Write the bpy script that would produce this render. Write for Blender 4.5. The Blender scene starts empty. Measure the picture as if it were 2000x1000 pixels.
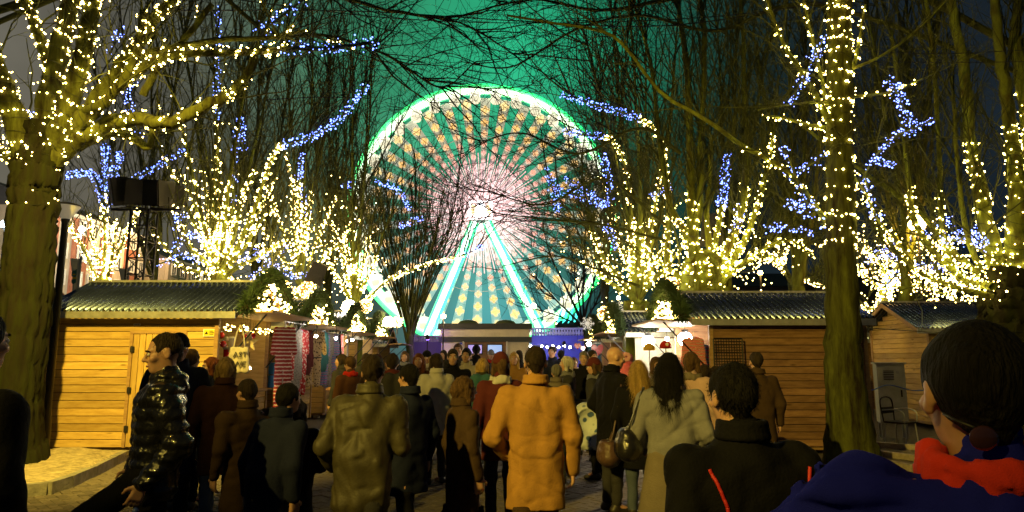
import bpy, bmesh, math, random
import numpy as np
from mathutils import Vector, Matrix
PI = math.pi
sc = bpy.context.scene
C = sc.collection
rng = np.random.default_rng(7)
random.seed(7)

# ------------------------------------------------------------------ camera
F, PITCH, EYE = 1333.0, math.radians(8.5), 1.65
cp, sp_ = math.cos(PITCH), math.sin(PITCH)
def W(u, v, Y):
    """point on the photograph's ray (u, v) at distance Y from the camera plane"""
    dx, dy = (u - 1000) / F, (500 - v) / F
    d = (dx, cp - dy * sp_, sp_ + dy * cp)
    t = Y / d[1]
    return np.array((d[0] * t, Y, EYE + d[2] * t))
cam = bpy.data.cameras.new('camera')
cam.sensor_width = 36; cam.lens = 36 * F / 2000
cam.clip_start = .05; cam.clip_end = 2000
co = bpy.data.objects.new('camera', cam); C.objects.link(co)
co.location = (0, 0, EYE); co.rotation_euler = (PI / 2 + PITCH, 0, 0)
sc.camera = co

# ------------------------------------------------------------------ night sky, exposure
sc.view_settings.view_transform = 'Standard'
sc.view_settings.look = 'None'
sc.view_settings.exposure = 0.0
sc.view_settings.gamma = 1.0
sc.view_settings.use_curve_mapping = False
sc.render.engine = 'CYCLES'
sc.cycles.use_denoising = True
sc.cycles.max_bounces = 5
sc.cycles.diffuse_bounces = 2
sc.cycles.glossy_bounces = 3
sc.cycles.transmission_bounces = 4
sc.cycles.sample_clamp_indirect = 4.0
sc.cycles.caustics_reflective = False
sc.cycles.caustics_refractive = False
sc.cycles.use_light_tree = True
world = bpy.data.worlds.new('World'); sc.world = world; world.use_nodes = True
nt = world.node_tree; nt.nodes.clear()
def lobe(u, v, power, col, prev):
    d = Vector(W(u, v, 100) - np.array((0, 0, EYE))).normalized()
    dot = nt.nodes.new('ShaderNodeVectorMath'); dot.operation = 'DOT_PRODUCT'
    nt.links.new(tc.outputs['Generated'], dot.inputs[0]); dot.inputs[1].default_value = d
    mx = nt.nodes.new('ShaderNodeMath'); mx.operation = 'MAXIMUM'; mx.inputs[1].default_value = 0
    nt.links.new(dot.outputs['Value'], mx.inputs[0])
    pw = nt.nodes.new('ShaderNodeMath'); pw.operation = 'POWER'; pw.inputs[1].default_value = power
    nt.links.new(mx.outputs[0], pw.inputs[0])
    sm = nt.nodes.new('ShaderNodeVectorMath'); sm.operation = 'SCALE'
    sm.inputs[0].default_value = col
    nt.links.new(pw.outputs[0], sm.inputs['Scale'])
    ad = nt.nodes.new('ShaderNodeVectorMath'); ad.operation = 'ADD'
    nt.links.new(prev, ad.inputs[0]); nt.links.new(sm.outputs[0], ad.inputs[1])
    return ad.outputs[0]
tc = nt.nodes.new('ShaderNodeTexCoord')
sky = nt.nodes.new('ShaderNodeTexSky'); sky.sky_type = 'NISHITA'; sky.sun_disc = False
sky.sun_elevation = math.radians(-6); sky.sun_rotation = math.radians(200)
sk = nt.nodes.new('ShaderNodeVectorMath'); sk.operation = 'SCALE'; sk.inputs['Scale'].default_value = .05
nt.links.new(sky.outputs[0], sk.inputs[0])
ba = nt.nodes.new('ShaderNodeVectorMath'); ba.operation = 'ADD'
ba.inputs[1].default_value = (.009, .015, .021)
nt.links.new(sk.outputs[0], ba.inputs[0])
o_ = lobe(930, 170, 46, (.002, .44, .19), ba.outputs[0])    # low cloud lit by the wheel
o_ = lobe(940, 415, 110, (.04, .10, .085), o_)
o_ = lobe(940, 415, 1500, (.22, .11, .13), o_)
o_ = lobe(950, 640, 160, (.035, .22, .24), o_)
o_ = lobe(60, 470, 11, (.14, .122, .082), o_)               # town glow on the left
nz = nt.nodes.new('ShaderNodeTexNoise'); nz.inputs['Scale'].default_value = 5
nz.inputs['Detail'].default_value = 4
nt.links.new(tc.outputs['Generated'], nz.inputs['Vector'])
mr = nt.nodes.new('ShaderNodeMapRange'); mr.inputs[1].default_value = .3; mr.inputs[2].default_value = .7
mr.inputs[3].default_value = .66; mr.inputs[4].default_value = 1.34
nt.links.new(nz.outputs['Fac'], mr.inputs[0])
fs = nt.nodes.new('ShaderNodeVectorMath'); fs.operation = 'SCALE'
nt.links.new(o_, fs.inputs[0]); nt.links.new(mr.outputs[0], fs.inputs['Scale'])
bg = nt.nodes.new('ShaderNodeBackground'); bg.inputs['Strength'].default_value = 1
nt.links.new(fs.outputs[0], bg.inputs['Color'])
wo = nt.nodes.new('ShaderNodeOutputWorld'); nt.links.new(bg.outputs[0], wo.inputs[0])

# two sodium street lamps just outside the frame (poles and heads are built below)
LAMPS = [((-4.6, 5.0, 7.0), (-6.5, 12, .9), 7600, 66, (-6.4, 5.0)),      # over the left hut
         ((-6.5, -4.0, 7.2), (6.8, 12, 1.4), 8800, 50, (-7.4, -4.0))]     # behind the photographer
for lp, aim, en, sz, pole_ in LAMPS:
    sl = bpy.data.lights.new('street_lamp_light', 'SPOT')
    sl.energy = en; sl.color = (1.0, .70, .10); sl.spot_size = math.radians(sz); sl.spot_blend = .9
    sl.shadow_soft_size = .1
    slo = bpy.data.objects.new('street_lamp_light', sl); C.objects.link(slo)
    slo.location = lp
    slo.rotation_euler = (Vector(aim) - Vector(lp)).to_track_quat('-Z', 'Y').to_euler()

# ------------------------------------------------------------------ helpers
def tag(o, label=None, cat=None, group=None, kind=None):
    if label: o['label'] = label
    if cat: o['category'] = cat
    if group: o['group'] = group
    if kind: o['kind'] = kind
    return o
def empty(name, loc, label=None, cat=None, group=None, rz=0):
    o = bpy.data.objects.new(name, None); C.objects.link(o)
    o.empty_display_size = .2
    o.location = tuple(float(x) for x in loc); o.rotation_euler = (0, 0, rz)
    return tag(o, label, cat, group)
def np_mesh(name, V, polys, smooth=False):
    """polys: list of int arrays (n,3) or (n,4)"""
    me = bpy.data.meshes.new(name)
    V = np.asarray(V, np.float32).reshape(-1, 3)
    me.vertices.add(len(V)); me.vertices.foreach_set('co', V.ravel())
    polys = [np.asarray(p, np.int32) for p in polys if len(p)]
    loops = np.concatenate([p.ravel() for p in polys])
    tot = np.concatenate([np.full(len(p), p.shape[1], np.int32) for p in polys])
    st = np.concatenate([[0], np.cumsum(tot)[:-1]]).astype(np.int32)
    me.loops.add(len(loops)); me.loops.foreach_set('vertex_index', loops)
    me.polygons.add(len(tot)); me.polygons.foreach_set('loop_start', st); me.polygons.foreach_set('loop_total', tot)
    me.polygons.foreach_set('use_smooth', np.full(len(tot), bool(smooth)))
    me.update(calc_edges=True); me.validate()
    return me
def put(name, me, m, parent=None, loc=(0, 0, 0), rot=(0, 0, 0), kind=None):
    o = bpy.data.objects.new(name, me); C.objects.link(o)
    if m is not None and not me.materials: me.materials.append(m)
    if parent is not None: o.parent = parent
    o.location = tuple(float(x) for x in loc); o.rotation_euler = rot
    if kind: o['kind'] = kind
    return o
class MB:
    """collects shapes in world (or local) space; build() links ONE mesh object"""
    def __init__(s): s.v = []; s.q = []; s.t = []; s.n = 0
    def add(s, V, quads=(), tris=()):
        V = np.asarray(V, float).reshape(-1, 3)
        s.v.append(V)
        if len(quads): s.q.append(np.asarray(quads) + s.n)
        if len(tris): s.t.append(np.asarray(tris) + s.n)
        s.n += len(V); return s
    def box(s, lo, hi):
        (a, b, c), (d, e, f) = lo, hi
        V = [(a, b, c), (d, b, c), (d, e, c), (a, e, c), (a, b, f), (d, b, f), (d, e, f), (a, e, f)]
        return s.add(V, [(0, 3, 2, 1), (4, 5, 6, 7), (0, 1, 5, 4), (1, 2, 6, 5), (2, 3, 7, 6), (3, 0, 4, 7)])
    def bar(s, a, b, w, h=None):
        """rectangular bar from a to b"""
        h = h or w; a, b = np.array(a, float), np.array(b, float)
        t = (b - a) / np.linalg.norm(b - a)
        r = np.array((0, 0, 1.)) if abs(t[2]) < .9 else np.array((0, 1., 0))
        n = np.cross(t, r); n /= np.linalg.norm(n); m = np.cross(n, t)
        V = [p + n * w / 2 * i + m * h / 2 * j for p in (a, b) for i, j in ((-1, -1), (1, -1), (1, 1), (-1, 1))]
        return s.add(V, [(0, 1, 2, 3), (7, 6, 5, 4), (0, 4, 5, 1), (1, 5, 6, 2), (2, 6, 7, 3), (3, 7, 4, 0)])
    def tube(s, pts, r, k=8, cap=True):
        pts = np.asarray(pts, float); S = len(pts)
        r = np.full(S, r, float) if np.isscalar(r) else np.asarray(r, float)
        V, Q = tubes(pts[None], r[None], k)
        s.add(V, Q)
        if cap:
            n0 = s.n
            s.add([pts[0], pts[-1]])
            b0 = n0 - S * k
            T = [(n0, b0 + (i + 1) % k, b0 + i) for i in range(k)] + [(n0 + 1, n0 - k + i, n0 - k + (i + 1) % k) for i in range(k)]
            s.t.append(np.asarray(T))
        return s
    def ball(s, c, r, seg=12, rings=8, sz=None):
        r = np.array((r, r, r) if np.isscalar(r) else r, float)
        V = []; Q = []
        for i in range(rings + 1):
            th = PI * i / rings
            for j in range(seg):
                ph = 2 * PI * j / seg
                V.append((c[0] + r[0] * math.sin(th) * math.cos(ph), c[1] + r[1] * math.sin(th) * math.sin(ph), c[2] - r[2] * math.cos(th)))
        for i in range(rings):
            for j in range(seg):
                a = i * seg + j; b = i * seg + (j + 1) % seg
                Q.append((a, b, b + seg, a + seg))
        return s.add(V, Q)
    def lathe(s, c, prof, seg=16):
        V = []; Q = []
        for (r, z) in prof:
            for j in range(seg):
                ph = 2 * PI * j / seg
                V.append((c[0] + r * math.cos(ph), c[1] + r * math.sin(ph), c[2] + z))
        for i in range(len(prof) - 1):
            for j in range(seg):
                a = i * seg + j; b = i * seg + (j + 1) % seg
                Q.append((a, b, b + seg, a + seg))
        return s.add(V, Q)
    def prism(s, poly, off, ax0=(1, 0, 0), ax1=(0, 0, 1), org=(0, 0, 0)):
        """polygon (list of 2D) in plane ax0/ax1, extruded by vector off; fan triangulated from its centroid"""
        ax0, ax1, org, off = map(lambda x: np.array(x, float), (ax0, ax1, org, off))
        P = [org + ax0 * a + ax1 * b for a, b in poly]; n = len(P)
        c = sum(P) / n
        V = P + [p + off for p in P] + [c, c + off]
        T = [(2 * n, (i + 1) % n, i) for i in range(n)] + [(2 * n + 1, n + i, n + (i + 1) % n) for i in range(n)]
        Q = [(i, (i + 1) % n, n + (i + 1) % n, n + i) for i in range(n)]
        return s.add(V, Q, T)
    def mesh(s, name, off=(0, 0, 0), smooth=False):
        V = np.concatenate(s.v) - np.array(off, float)
        P = []
        if s.q: P.append(np.concatenate([np.asarray(x).reshape(-1, 4) for x in s.q]))
        if s.t: P.append(np.concatenate([np.asarray(x).reshape(-1, 3) for x in s.t]))
        return np_mesh(name, V, P, smooth)
    def build(s, name, m, parent=None, smooth=False, kind=None, local=False):
        off = (0, 0, 0) if (parent is None or local) else tot_loc(parent)
        return put(name, s.mesh(name, off, smooth), m, parent, kind=kind)
def tot_loc(o):
    p = np.zeros(3)
    while o is not None:
        p += np.array(o.location); o = o.parent
    return p
def tubes(P, R, k):
    """P (N,S,3), R (N,S) -> verts, quads"""
    N, S = R.shape
    T = np.gradient(P, axis=1)
    T /= np.linalg.norm(T, axis=2, keepdims=True) + 1e-9
    ref = np.zeros_like(T); mean = T.mean(axis=1)
    ax = np.argmin(np.abs(mean), axis=1)
    ref[np.arange(N), :, :] = np.eye(3)[ax][:, None, :]
    n = np.cross(T, ref); n /= np.linalg.norm(n, axis=2, keepdims=True) + 1e-9
    b = np.cross(T, n)
    a = np.arange(k) * 2 * PI / k
    V = P[:, :, None, :] + R[:, :, None, None] * (np.cos(a)[None, None, :, None] * n[:, :, None, :] + np.sin(a)[None, None, :, None] * b[:, :, None, :])
    i = np.arange(N)[:, None, None] * S * k + np.arange(S - 1)[None, :, None] * k
    j = np.arange(k)[None, None, :]; j2 = (j + 1) % k
    Q = np.stack([i + j, i + j2, i + k + j2, i + k + j], -1).reshape(-1, 4)
    return V.reshape(-1, 3), Q
def spline(pts, m):
    """Catmull-Rom through pts (any columns), m samples"""
    P = np.asarray(pts, float); n = len(P)
    if n == 2: P = np.array([P[0], (P[0] + P[1]) / 2, P[1]]); n = 3
    E = np.vstack([2 * P[0] - P[1], P, 2 * P[-1] - P[-2]])
    out = []
    for x in np.linspace(0, n - 1, m):
        i = min(int(x), n - 2); t = x - i
        a, b, c, d = E[i], E[i + 1], E[i + 2], E[i + 3]
        out.append(.5 * ((2 * b) + (c - a) * t + (2 * a - 5 * b + 4 * c - d) * t * t + (3 * b - a - 3 * c + d) * t ** 3))
    return np.array(out)

# ------------------------------------------------------------------ materials
def mat(name, col, rough=.6, metal=0., noise=None, bump=None, emit=None, vary=0., scale=(1, 1, 1), sheen=0., col2=None, coat=0.):
    m = bpy.data.materials.new(name); m.use_nodes = True
    t = m.node_tree; b = t.nodes['Principled BSDF']
    b.inputs['Roughness'].default_value = rough; b.inputs['Metallic'].default_value = metal
    b.inputs['Base Color'].default_value = (*col, 1)
    if sheen: b.inputs['Sheen Weight'].default_value = sheen
    if coat: b.inputs['Coat Weight'].default_value = coat
    if noise or bump or vary:
        tc_ = t.nodes.new('ShaderNodeTexCoord'); mp = t.nodes.new('ShaderNodeMapping')
        mp.inputs['Scale'].default_value = scale
        t.links.new(tc_.outputs['Object'], mp.inputs['Vector'])
        oi = t.nodes.new('ShaderNodeObjectInfo')
        cm = t.nodes.new('ShaderNodeCombineXYZ')
        mu = t.nodes.new('ShaderNodeMath'); mu.operation = 'MULTIPLY'; mu.inputs[1].default_value = 37.
        t.links.new(oi.outputs['Random'], mu.inputs[0])
        for i in range(3): t.links.new(mu.outputs[0], cm.inputs[i])
        t.links.new(cm.outputs[0], mp.inputs['Location'])
    src = None
    if noise:
        sc_, amt = noise
        n = t.nodes.new('ShaderNodeTexNoise'); n.inputs['Scale'].default_value = sc_; n.inputs['Detail'].default_value = 5
        n.inputs['Roughness'].default_value = .65
        t.links.new(mp.outputs[0], n.inputs['Vector'])
        mx = t.nodes.new('ShaderNodeMix'); mx.data_type = 'RGBA'
        c2 = col2 or tuple(c * (1 - amt) for c in col); c1 = col if col2 else tuple(min(1, c * (1 + amt)) for c in col)
        mx.inputs['A'].default_value = (*c2, 1); mx.inputs['B'].default_value = (*c1, 1)
        r = t.nodes.new('ShaderNodeMapRange'); r.inputs[1].default_value = .32; r.inputs[2].default_value = .68
        t.links.new(n.outputs['Fac'], r.inputs[0]); t.links.new(r.outputs[0], mx.inputs['Factor'])
        src = mx.outputs['Result']
    if vary:
        hv = t.nodes.new('ShaderNodeHueSaturation')
        r2 = t.nodes.new('ShaderNodeMapRange'); r2.inputs[3].default_value = 1 - vary; r2.inputs[4].default_value = 1 + vary
        t.links.new(oi.outputs['Random'], r2.inputs[0]); t.links.new(r2.outputs[0], hv.inputs['Value'])
        if src: t.links.new(src, hv.inputs['Color'])
        else: hv.inputs['Color'].default_value = (*col, 1)
        src = hv.outputs[0]
    if src: t.links.new(src, b.inputs['Base Color'])
    if bump:
        sc_, st = bump
        n = t.nodes.new('ShaderNodeTexNoise'); n.inputs['Scale'].default_value = sc_; n.inputs['Detail'].default_value = 6
        t.links.new(mp.outputs[0], n.inputs['Vector'])
        bp = t.nodes.new('ShaderNodeBump'); bp.inputs['Strength'].default_value = st; bp.inputs['Distance'].default_value = .02
        t.links.new(n.outputs['Fac'], bp.inputs['Height']); t.links.new(bp.outputs[0], b.inputs['Normal'])
    if emit:
        b.inputs['Emission Color'].default_value = (*emit[0], 1); b.inputs['Emission Strength'].default_value = emit[1]
    return m
def lamp(name, col, strength, sample=True):
    m = mat(name, (.8, .8, .8), .4, emit=(col, strength))
    if not sample: m.cycles.emission_sampling = 'NONE'
    return m
def wood(name, c1, c2, rough=.6, knots=True, vary=.26):
    """boards run along local X"""
    m = mat(name, c1, rough, noise=(3.0, .2), col2=c2, vary=vary, scale=(1.1, 7, 7), bump=(9, .1))
    t = m.node_tree; b = t.nodes['Principled BSDF']
    if knots:
        src = b.inputs['Base Color'].links[0].from_socket
        mp = [n for n in t.nodes if n.type == 'MAPPING'][0]
        sep = t.nodes.new('ShaderNodeMapping'); sep.inputs['Scale'].default_value = (1.6, 0, 1.0)
        t.links.new(mp.outputs[0], sep.inputs['Vector'])
        vo = t.nodes.new('ShaderNodeTexVoronoi'); vo.inputs['Scale'].default_value = 1.15
        t.links.new(sep.outputs[0], vo.inputs['Vector'])
        r = t.nodes.new('ShaderNodeMapRange'); r.inputs[1].default_value = .05; r.inputs[2].default_value = .16
        r.inputs[3].default_value = .75; r.inputs[4].default_value = 0
        t.links.new(vo.outputs['Distance'], r.inputs[0])
        mx = t.nodes.new('ShaderNodeMix'); mx.data_type = 'RGBA'
        t.links.new(r.outputs[0], mx.inputs['Factor']); t.links.new(src, mx.inputs['A'])
        mx.inputs['B'].default_value = (c2[0] * .3, c2[1] * .25, c2[2] * .2, 1)
        t.links.new(mx.outputs['Result'], b.inputs['Base Color'])
    return m
M = {}
M['pine'] = wood('pine_boards', (.60, .41, .13), (.42, .26, .07))
M['pine_brown'] = wood('brown_boards', (.34, .19, .095), (.18, .09, .045))
M['frame'] = wood('frame_timber', (.42, .27, .11), (.28, .16, .07), knots=False, vary=.05)
M['greywood'] = wood('weathered_timber', (.42, .36, .27), (.28, .23, .17), knots=False)
M['metal_roof'] = mat('corrugated_steel', (.13, .175, .30), .27, .92, noise=(3, .3), bump=(20, .05), vary=.12)
M['zinc'] = mat('zinc_trim', (.46, .46, .44), .45, .7, noise=(5, .25))
M['dark_metal'] = mat('dark_metal', (.03, .03, .035), .45, .6)
M['black'] = mat('black_plastic', (.012, .012, .014), .5, bump=(60, .1))
M['steel'] = mat('bare_steel', (.4, .4, .4), .35, .9)
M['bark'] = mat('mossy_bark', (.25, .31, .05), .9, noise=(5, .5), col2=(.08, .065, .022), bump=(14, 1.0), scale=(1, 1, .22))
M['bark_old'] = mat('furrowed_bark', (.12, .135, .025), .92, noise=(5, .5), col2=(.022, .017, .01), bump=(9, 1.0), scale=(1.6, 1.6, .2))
M['bark_trunk'] = mat('shaded_furrowed_bark', (.020, .024, .006), .92, noise=(5, .5), col2=(.014, .011, .008), bump=(9, 1.0), scale=(1.6, 1.6, .2))  # furrowed bark darkened, the trunk's shade put into its base colour
M['twig'] = mat('twig_bark', (.085, .095, .032), .85, noise=(4, .35))
M['twig_dark'] = mat('dark_twig_bark', (.035, .032, .02), .9)
for n_ in ('bark', 'bark_old', 'bark_trunk', 'twig', 'twig_dark'): M[n_].node_tree.nodes['Principled BSDF'].inputs['Specular IOR Level'].default_value = .1
M['cable'] = mat('black_cable', (.012, .015, .01), .5)
M['warm'] = lamp('warm_bulbs', (1.0, .72, .17), 34)
M['warm_far'] = lamp('warm_bulbs_far', (1.0, .70, .20), 30)
M['blue'] = lamp('blue_bulbs', (.13, .22, 1.0), 7)
M['white_lamp'] = lamp('white_lamp', (1, .95, .85), 60)
M['warm_lamp'] = lamp('warm_lamp', (1, .72, .32), 70)
M['amber_lamp'] = lamp('amber_lamp', (1, .55, .12), 90)
M['cool_lamp'] = lamp('cool_lamp', (.75, .95, 1), 30)
M['sand'] = mat('trodden_sand', (.40, .33, .20), .95, noise=(9, .45), bump=(26, 1.0))
M['kerb'] = mat('kerb_stone', (.25, .235, .2), .85, noise=(7, .35), bump=(30, .5))
M['paver'] = mat('clay_paver', (.12, .10, .082), .8, noise=(14, .25), vary=.3, bump=(40, .4))
M['white_paint'] = mat('white_paint', (.78, .76, .70), .5, noise=(4, .08))
M['glass'] = mat('dark_glass', (.03, .035, .04), .08)
M['pine_needle'] = mat('pine_needles', (.035, .07, .022), .7, noise=(5, .5))
# ------------------------------------------------------------------ ground
def G(u, v, z=0.0):
    dx, dy = (u - 1000) / F, (500 - v) / F
    d = (dx, cp - dy * sp_, sp_ + dy * cp)
    t = (z - EYE) / d[2]
    return np.array((d[0] * t, d[1] * t, z))
gm = mat('paving_distance', (.09, .078, .065), .75, noise=(2.2, .4), bump=(18, .6))
_t = gm.node_tree; _br = _t.nodes.new('ShaderNodeTexBrick')
_br.inputs['Scale'].default_value = 5; _br.inputs['Mortar Size'].default_value = .012
_br.inputs['Color1'].default_value = (.11, .095, .08, 1); _br.inputs['Color2'].default_value = (.07, .06, .052, 1); _br.inputs['Mortar'].default_value = (.02, .018, .016, 1)
_t.links.new([n for n in _t.nodes if n.type == 'MAPPING'][0].outputs[0], _br.inputs['Vector'])
_t.links.new(_br.outputs[0], _t.nodes['Principled BSDF'].inputs['Base Color'])
ground = MB().add([(-500, -60, -.04), (500, -60, -.04), (500, 700, -.04), (-500, 700, -.04)], [(0, 1, 2, 3)]).build('ground', gm)
tag(ground, kind='structure')
def paver_V():
    L, w, h, c = .098, .048, .035, .006
    ring = lambda a, b, z: [(-a, -b, z), (a, -b, z), (a, b, z), (-a, b, z)]
    V = ring(L, w, -h) + ring(L, w, -c) + ring(L - c, w - c, 0)
    Q = [(i, (i + 1) % 4, 4 + (i + 1) % 4, 4 + i) for i in range(4)] + [(4 + i, 4 + (i + 1) % 4, 8 + (i + 1) % 4, 8 + i) for i in range(4)] + [(8, 9, 10, 11)]
    return np.array(V), Q
pv, pq = paver_V()
pav_me = np_mesh('paver', pv, [np.array(pq)])
pav_me.materials.append(M['paver'])
field = MB(); n_p = 0; cands = []
for i in range(-170, 170):
    for j in range(-170, 170):
        k = (i + j) % 4
        if k not in (0, 2): continue
        x, y = (i + 1) * .1 if k == 0 else (i + .5) * .1, (j + .5) * .1 if k == 0 else (j + 1) * .1
        c4 = math.sqrt(.5)
        X, Y = (x - y) * c4, (x + y) * c4 + 10
        if not (7.3 < Y < 13.2 and abs(X) < 8.6): continue
        cands.append((X, Y, PI / 4 + (0 if k == 0 else PI / 2)))
def pav_rank(c):
    X, Y, a = c
    if -7.4 < X < -4.4 and Y < 9.3: return Y - 20
    if 1.2 < X < 2.2 and Y < 10: return Y - 14
    return Y
cands.sort(key=pav_rank)
for q, (X, Y, a) in enumerate(cands):
    dz = random.uniform(-.007, .004)
    if q < 300:
        o = put('paver', pav_me, None, ground, (X, Y, dz), (random.uniform(-.02, .02), random.uniform(-.02, .02), a))
    else:
        ca, sa = math.cos(a), math.sin(a)
        R_ = np.array(((ca, -sa, 0), (sa, ca, 0), (0, 0, 1)))
        field.add(pv @ R_.T + (X, Y, dz), pq)
field.build('pavers', M['paver'], ground, kind='stuff')
# sand bed with its kerb round the left tree
kp = [G(-160, 975), G(-40, 972), G(60, 970), G(110, 960), G(165, 938), G(215, 912), G(245, 897)]
kp = spline(kp, 15)[:, :2]
sv = []; nr = 26
back = np.stack([np.linspace(-10.5, -5.95, 15), np.full(15, 11.75)], 1)
for i in range(15):
    for j in range(nr):
        p = kp[i] * (1 - j / (nr - 1)) + back[i] * (j / (nr - 1))
        z = .125 + (.05 * math.sin(p[0] * 3.1 + p[1]) * math.sin(p[1] * 2.3) + random.uniform(-.018, .018) if 0 < j < nr - 1 else 0) + .04 * math.exp(-((p[0] + 7.4) ** 2 + (p[1] - 10.5) ** 2))
        sv.append((p[0], p[1], z))
sq = [(i * nr + j, (i + 1) * nr + j, (i + 1) * nr + j + 1, i * nr + j + 1) for i in range(14) for j in range(nr - 1)]
sand = MB().add(sv, sq).build('sand_bed', M['sand'], smooth=True); tag(sand, kind='structure')
for i in range(0, 14, 2):
    a, b = kp[i], kp[i + 2]
    d = (b - a) / np.linalg.norm(b - a); a2 = a + d * .006; b2 = b - d * .006
    kb = MB().bar((*a2, .05), (*b2, .05), .11, .19)
    kb.build('kerb_stone', M['kerb'], sand)

# ------------------------------------------------------------------ street lamp behind the photographer
for (lp, aim, en, sz, (px_, py_)), lb in zip(LAMPS, ('tall sodium street lamp over the yellow hut, left of the frame', 'tall sodium street lamp behind the photographer')):
    t = empty('street_lamp', (px_, py_, 0), lb, 'street lamp'); z = lp[2]
    MB().lathe((px_, py_, 0), [(.11, 0), (.1, .8), (.07, 2), (.05, z + .2), (0, z + .22)], 12).build('pole', M['dark_metal'], t, True)
    MB().tube([(px_, py_, z + .15), ((px_ + lp[0]) / 2, (py_ + lp[1]) / 2, z + .35), (lp[0], lp[1], z + .33)], .03).build('arm', M['dark_metal'], t, True)
    MB().lathe((lp[0], lp[1], z + .12), [(.2, 0), (.22, .05), (.12, .2), (0, .24)], 16).build('lamp_head', M['dark_metal'], t, True)

# ------------------------------------------------------------------ ferris wheel
WC = W(940, 415, 100); R = 19.1
wh = empty('ferris_wheel', (WC[0], WC[1], 0), 'tall illuminated ferris wheel behind the market, ringed in green light', 'ferris wheel')
def ring(r, tr, y, n=144, k=8):
    a = np.linspace(0, 2 * PI, n + 1)
    P = np.stack([WC[0] + r * np.cos(a), np.full(n + 1, WC[1] + y), WC[2] + r * np.sin(a)], 1)
    return MB().tube(P, tr, k, cap=False)
E_green = lamp('green_led', (.02, 1, .22), 2.2); E_white = lamp('white_led', (.75, 1, .62), 3.2)
E_cream = lamp('cream_led', (1, .93, .62), .8)
rim = ring(R, .48, 0).build('rim', E_white, wh, True)
ring(R + .75, .4, 0).build('led_ring', E_green, rim, True)
ring(R - .45, .16, .1).build('led_ring', E_green, rim, True)
ring(R * .925, .07, .0).build('rim_truss', lamp('dim_cream_led', (.8, .9, .6), .35), wh, True)
ring(R * .62, .05, .1).build('rim_truss', lamp('dim_rose_led', (.9, .7, .6), .3), wh, True)
# spokes: glowing boards added for the swept light, with stepped crosses, at rest
def spoke_cols(el):   # el: -1 bottom .. 1 top, haze glow put into the board tint
    t_ = (el + 1) / 2
    lo, hi = np.array((.14, .42, .42)), np.array((.36, .37, .25))
    return tuple(lo * (1 - t_) + hi * t_)
sp_mats = [lamp('spoke_board_%s' % n, spoke_cols(e), .88) for n, e in (('teal', -1), ('sea', -.5), ('grey', 0), ('sage', .5), ('green', 1))]
cross_poly = []
q_ = [(.5, .15), (.27, .15), (.27, .27), (.15, .27), (.15, .5)]
for r_ in range(4):
    c_, s_ = (1, 0, -1, 0)[r_], (0, 1, 0, -1)[r_]
    cross_poly += [(x * c_ - y * s_, x * s_ + y * c_) for x, y in q_]
rows = [17.0, 15.0, 13.1, 11.4, 9.9, 8.6, 7.4, 6.4]
ccol = [(1, .70, .24), (1, .60, .17), (1, .54, .14), (1, .50, .22), (1, .40, .26), (1, .42, .34), (1, .5, .45), (1, .58, .55)]
cm_ = [lamp('cross_lamp_%s' % n, c, 1.3) for n, c in zip(('gold', 'yellow', 'amber', 'orange', 'coral', 'salmon', 'rose', 'pink'), ccol)]
c_me = []
for k in range(8):
    s = rows[k] * .088
    me = MB().prism([(x * s, y * s) for x, y in cross_poly], (0, .12, 0)).mesh('led_cross'); me.materials.append(cm_[k]); c_me.append(me)
NS = 36
s_me = []
for m_ in sp_mats:
    mb = MB()
    ha = math.radians(2.55)
    r0, r1 = 8.4, 17.95
    mb.prism([(-r0 * math.tan(ha), r0), (r0 * math.tan(ha), r0), (r1 * math.tan(ha), r1), (-r1 * math.tan(ha), r1)], (0, .1, 0))
    me = mb.mesh('spoke'); me.materials.append(m_); s_me.append(me)
in_me = MB().prism([(-2.0 * math.tan(ha), 2.0), (2.0 * math.tan(ha), 2.0), (8.4 * math.tan(ha), 8.4), (-8.4 * math.tan(ha), 8.4)], (0, .06, 0)).mesh('inner_board'); in_me.materials.append(lamp('rose_board', (.46, .36, .35), .5))
pk = lamp('pink_led', (1, .50, .52), 1.3); pk2 = lamp('pale_pink_led', (1, .72, .72), 1.3)
for k in range(NS):
    a = 2 * PI * k / NS + .03
    el = math.cos(a)
    o = put('spoke', s_me[int(round((el + 1) * 2))], None, wh, (0, .05, WC[2]), (0, a, 0))
    put('inner_board', in_me, None, o, (0, 0, 0))
    for j in range(8):
        r_ = rows[j] if k % 2 else (rows[j] + (rows[j - 1] if j else rows[0] + 1.9)) / 2
        if r_ > 17.3: continue
        put('led_cross', c_me[j], None, o, (0, -.16, r_))
    for d_, ra, rb, m_ in ((0, 1.6, 5.4, pk2), (PI / NS, 1.7, 9.2, pk), (PI / NS * .5, 1.7, 7.6, pk2), (-PI / NS * .5, 1.7, 7.6, pk)):
        b_ = d_
        p0, p1 = np.array((math.sin(b_) * ra, -.1, math.cos(b_) * ra)), np.array((math.sin(b_) * rb, -.1, math.cos(b_) * rb))
        MB().tube([p0, p1], [.06, .085], 5).build('light_tube', m_, o, local=True)
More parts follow.
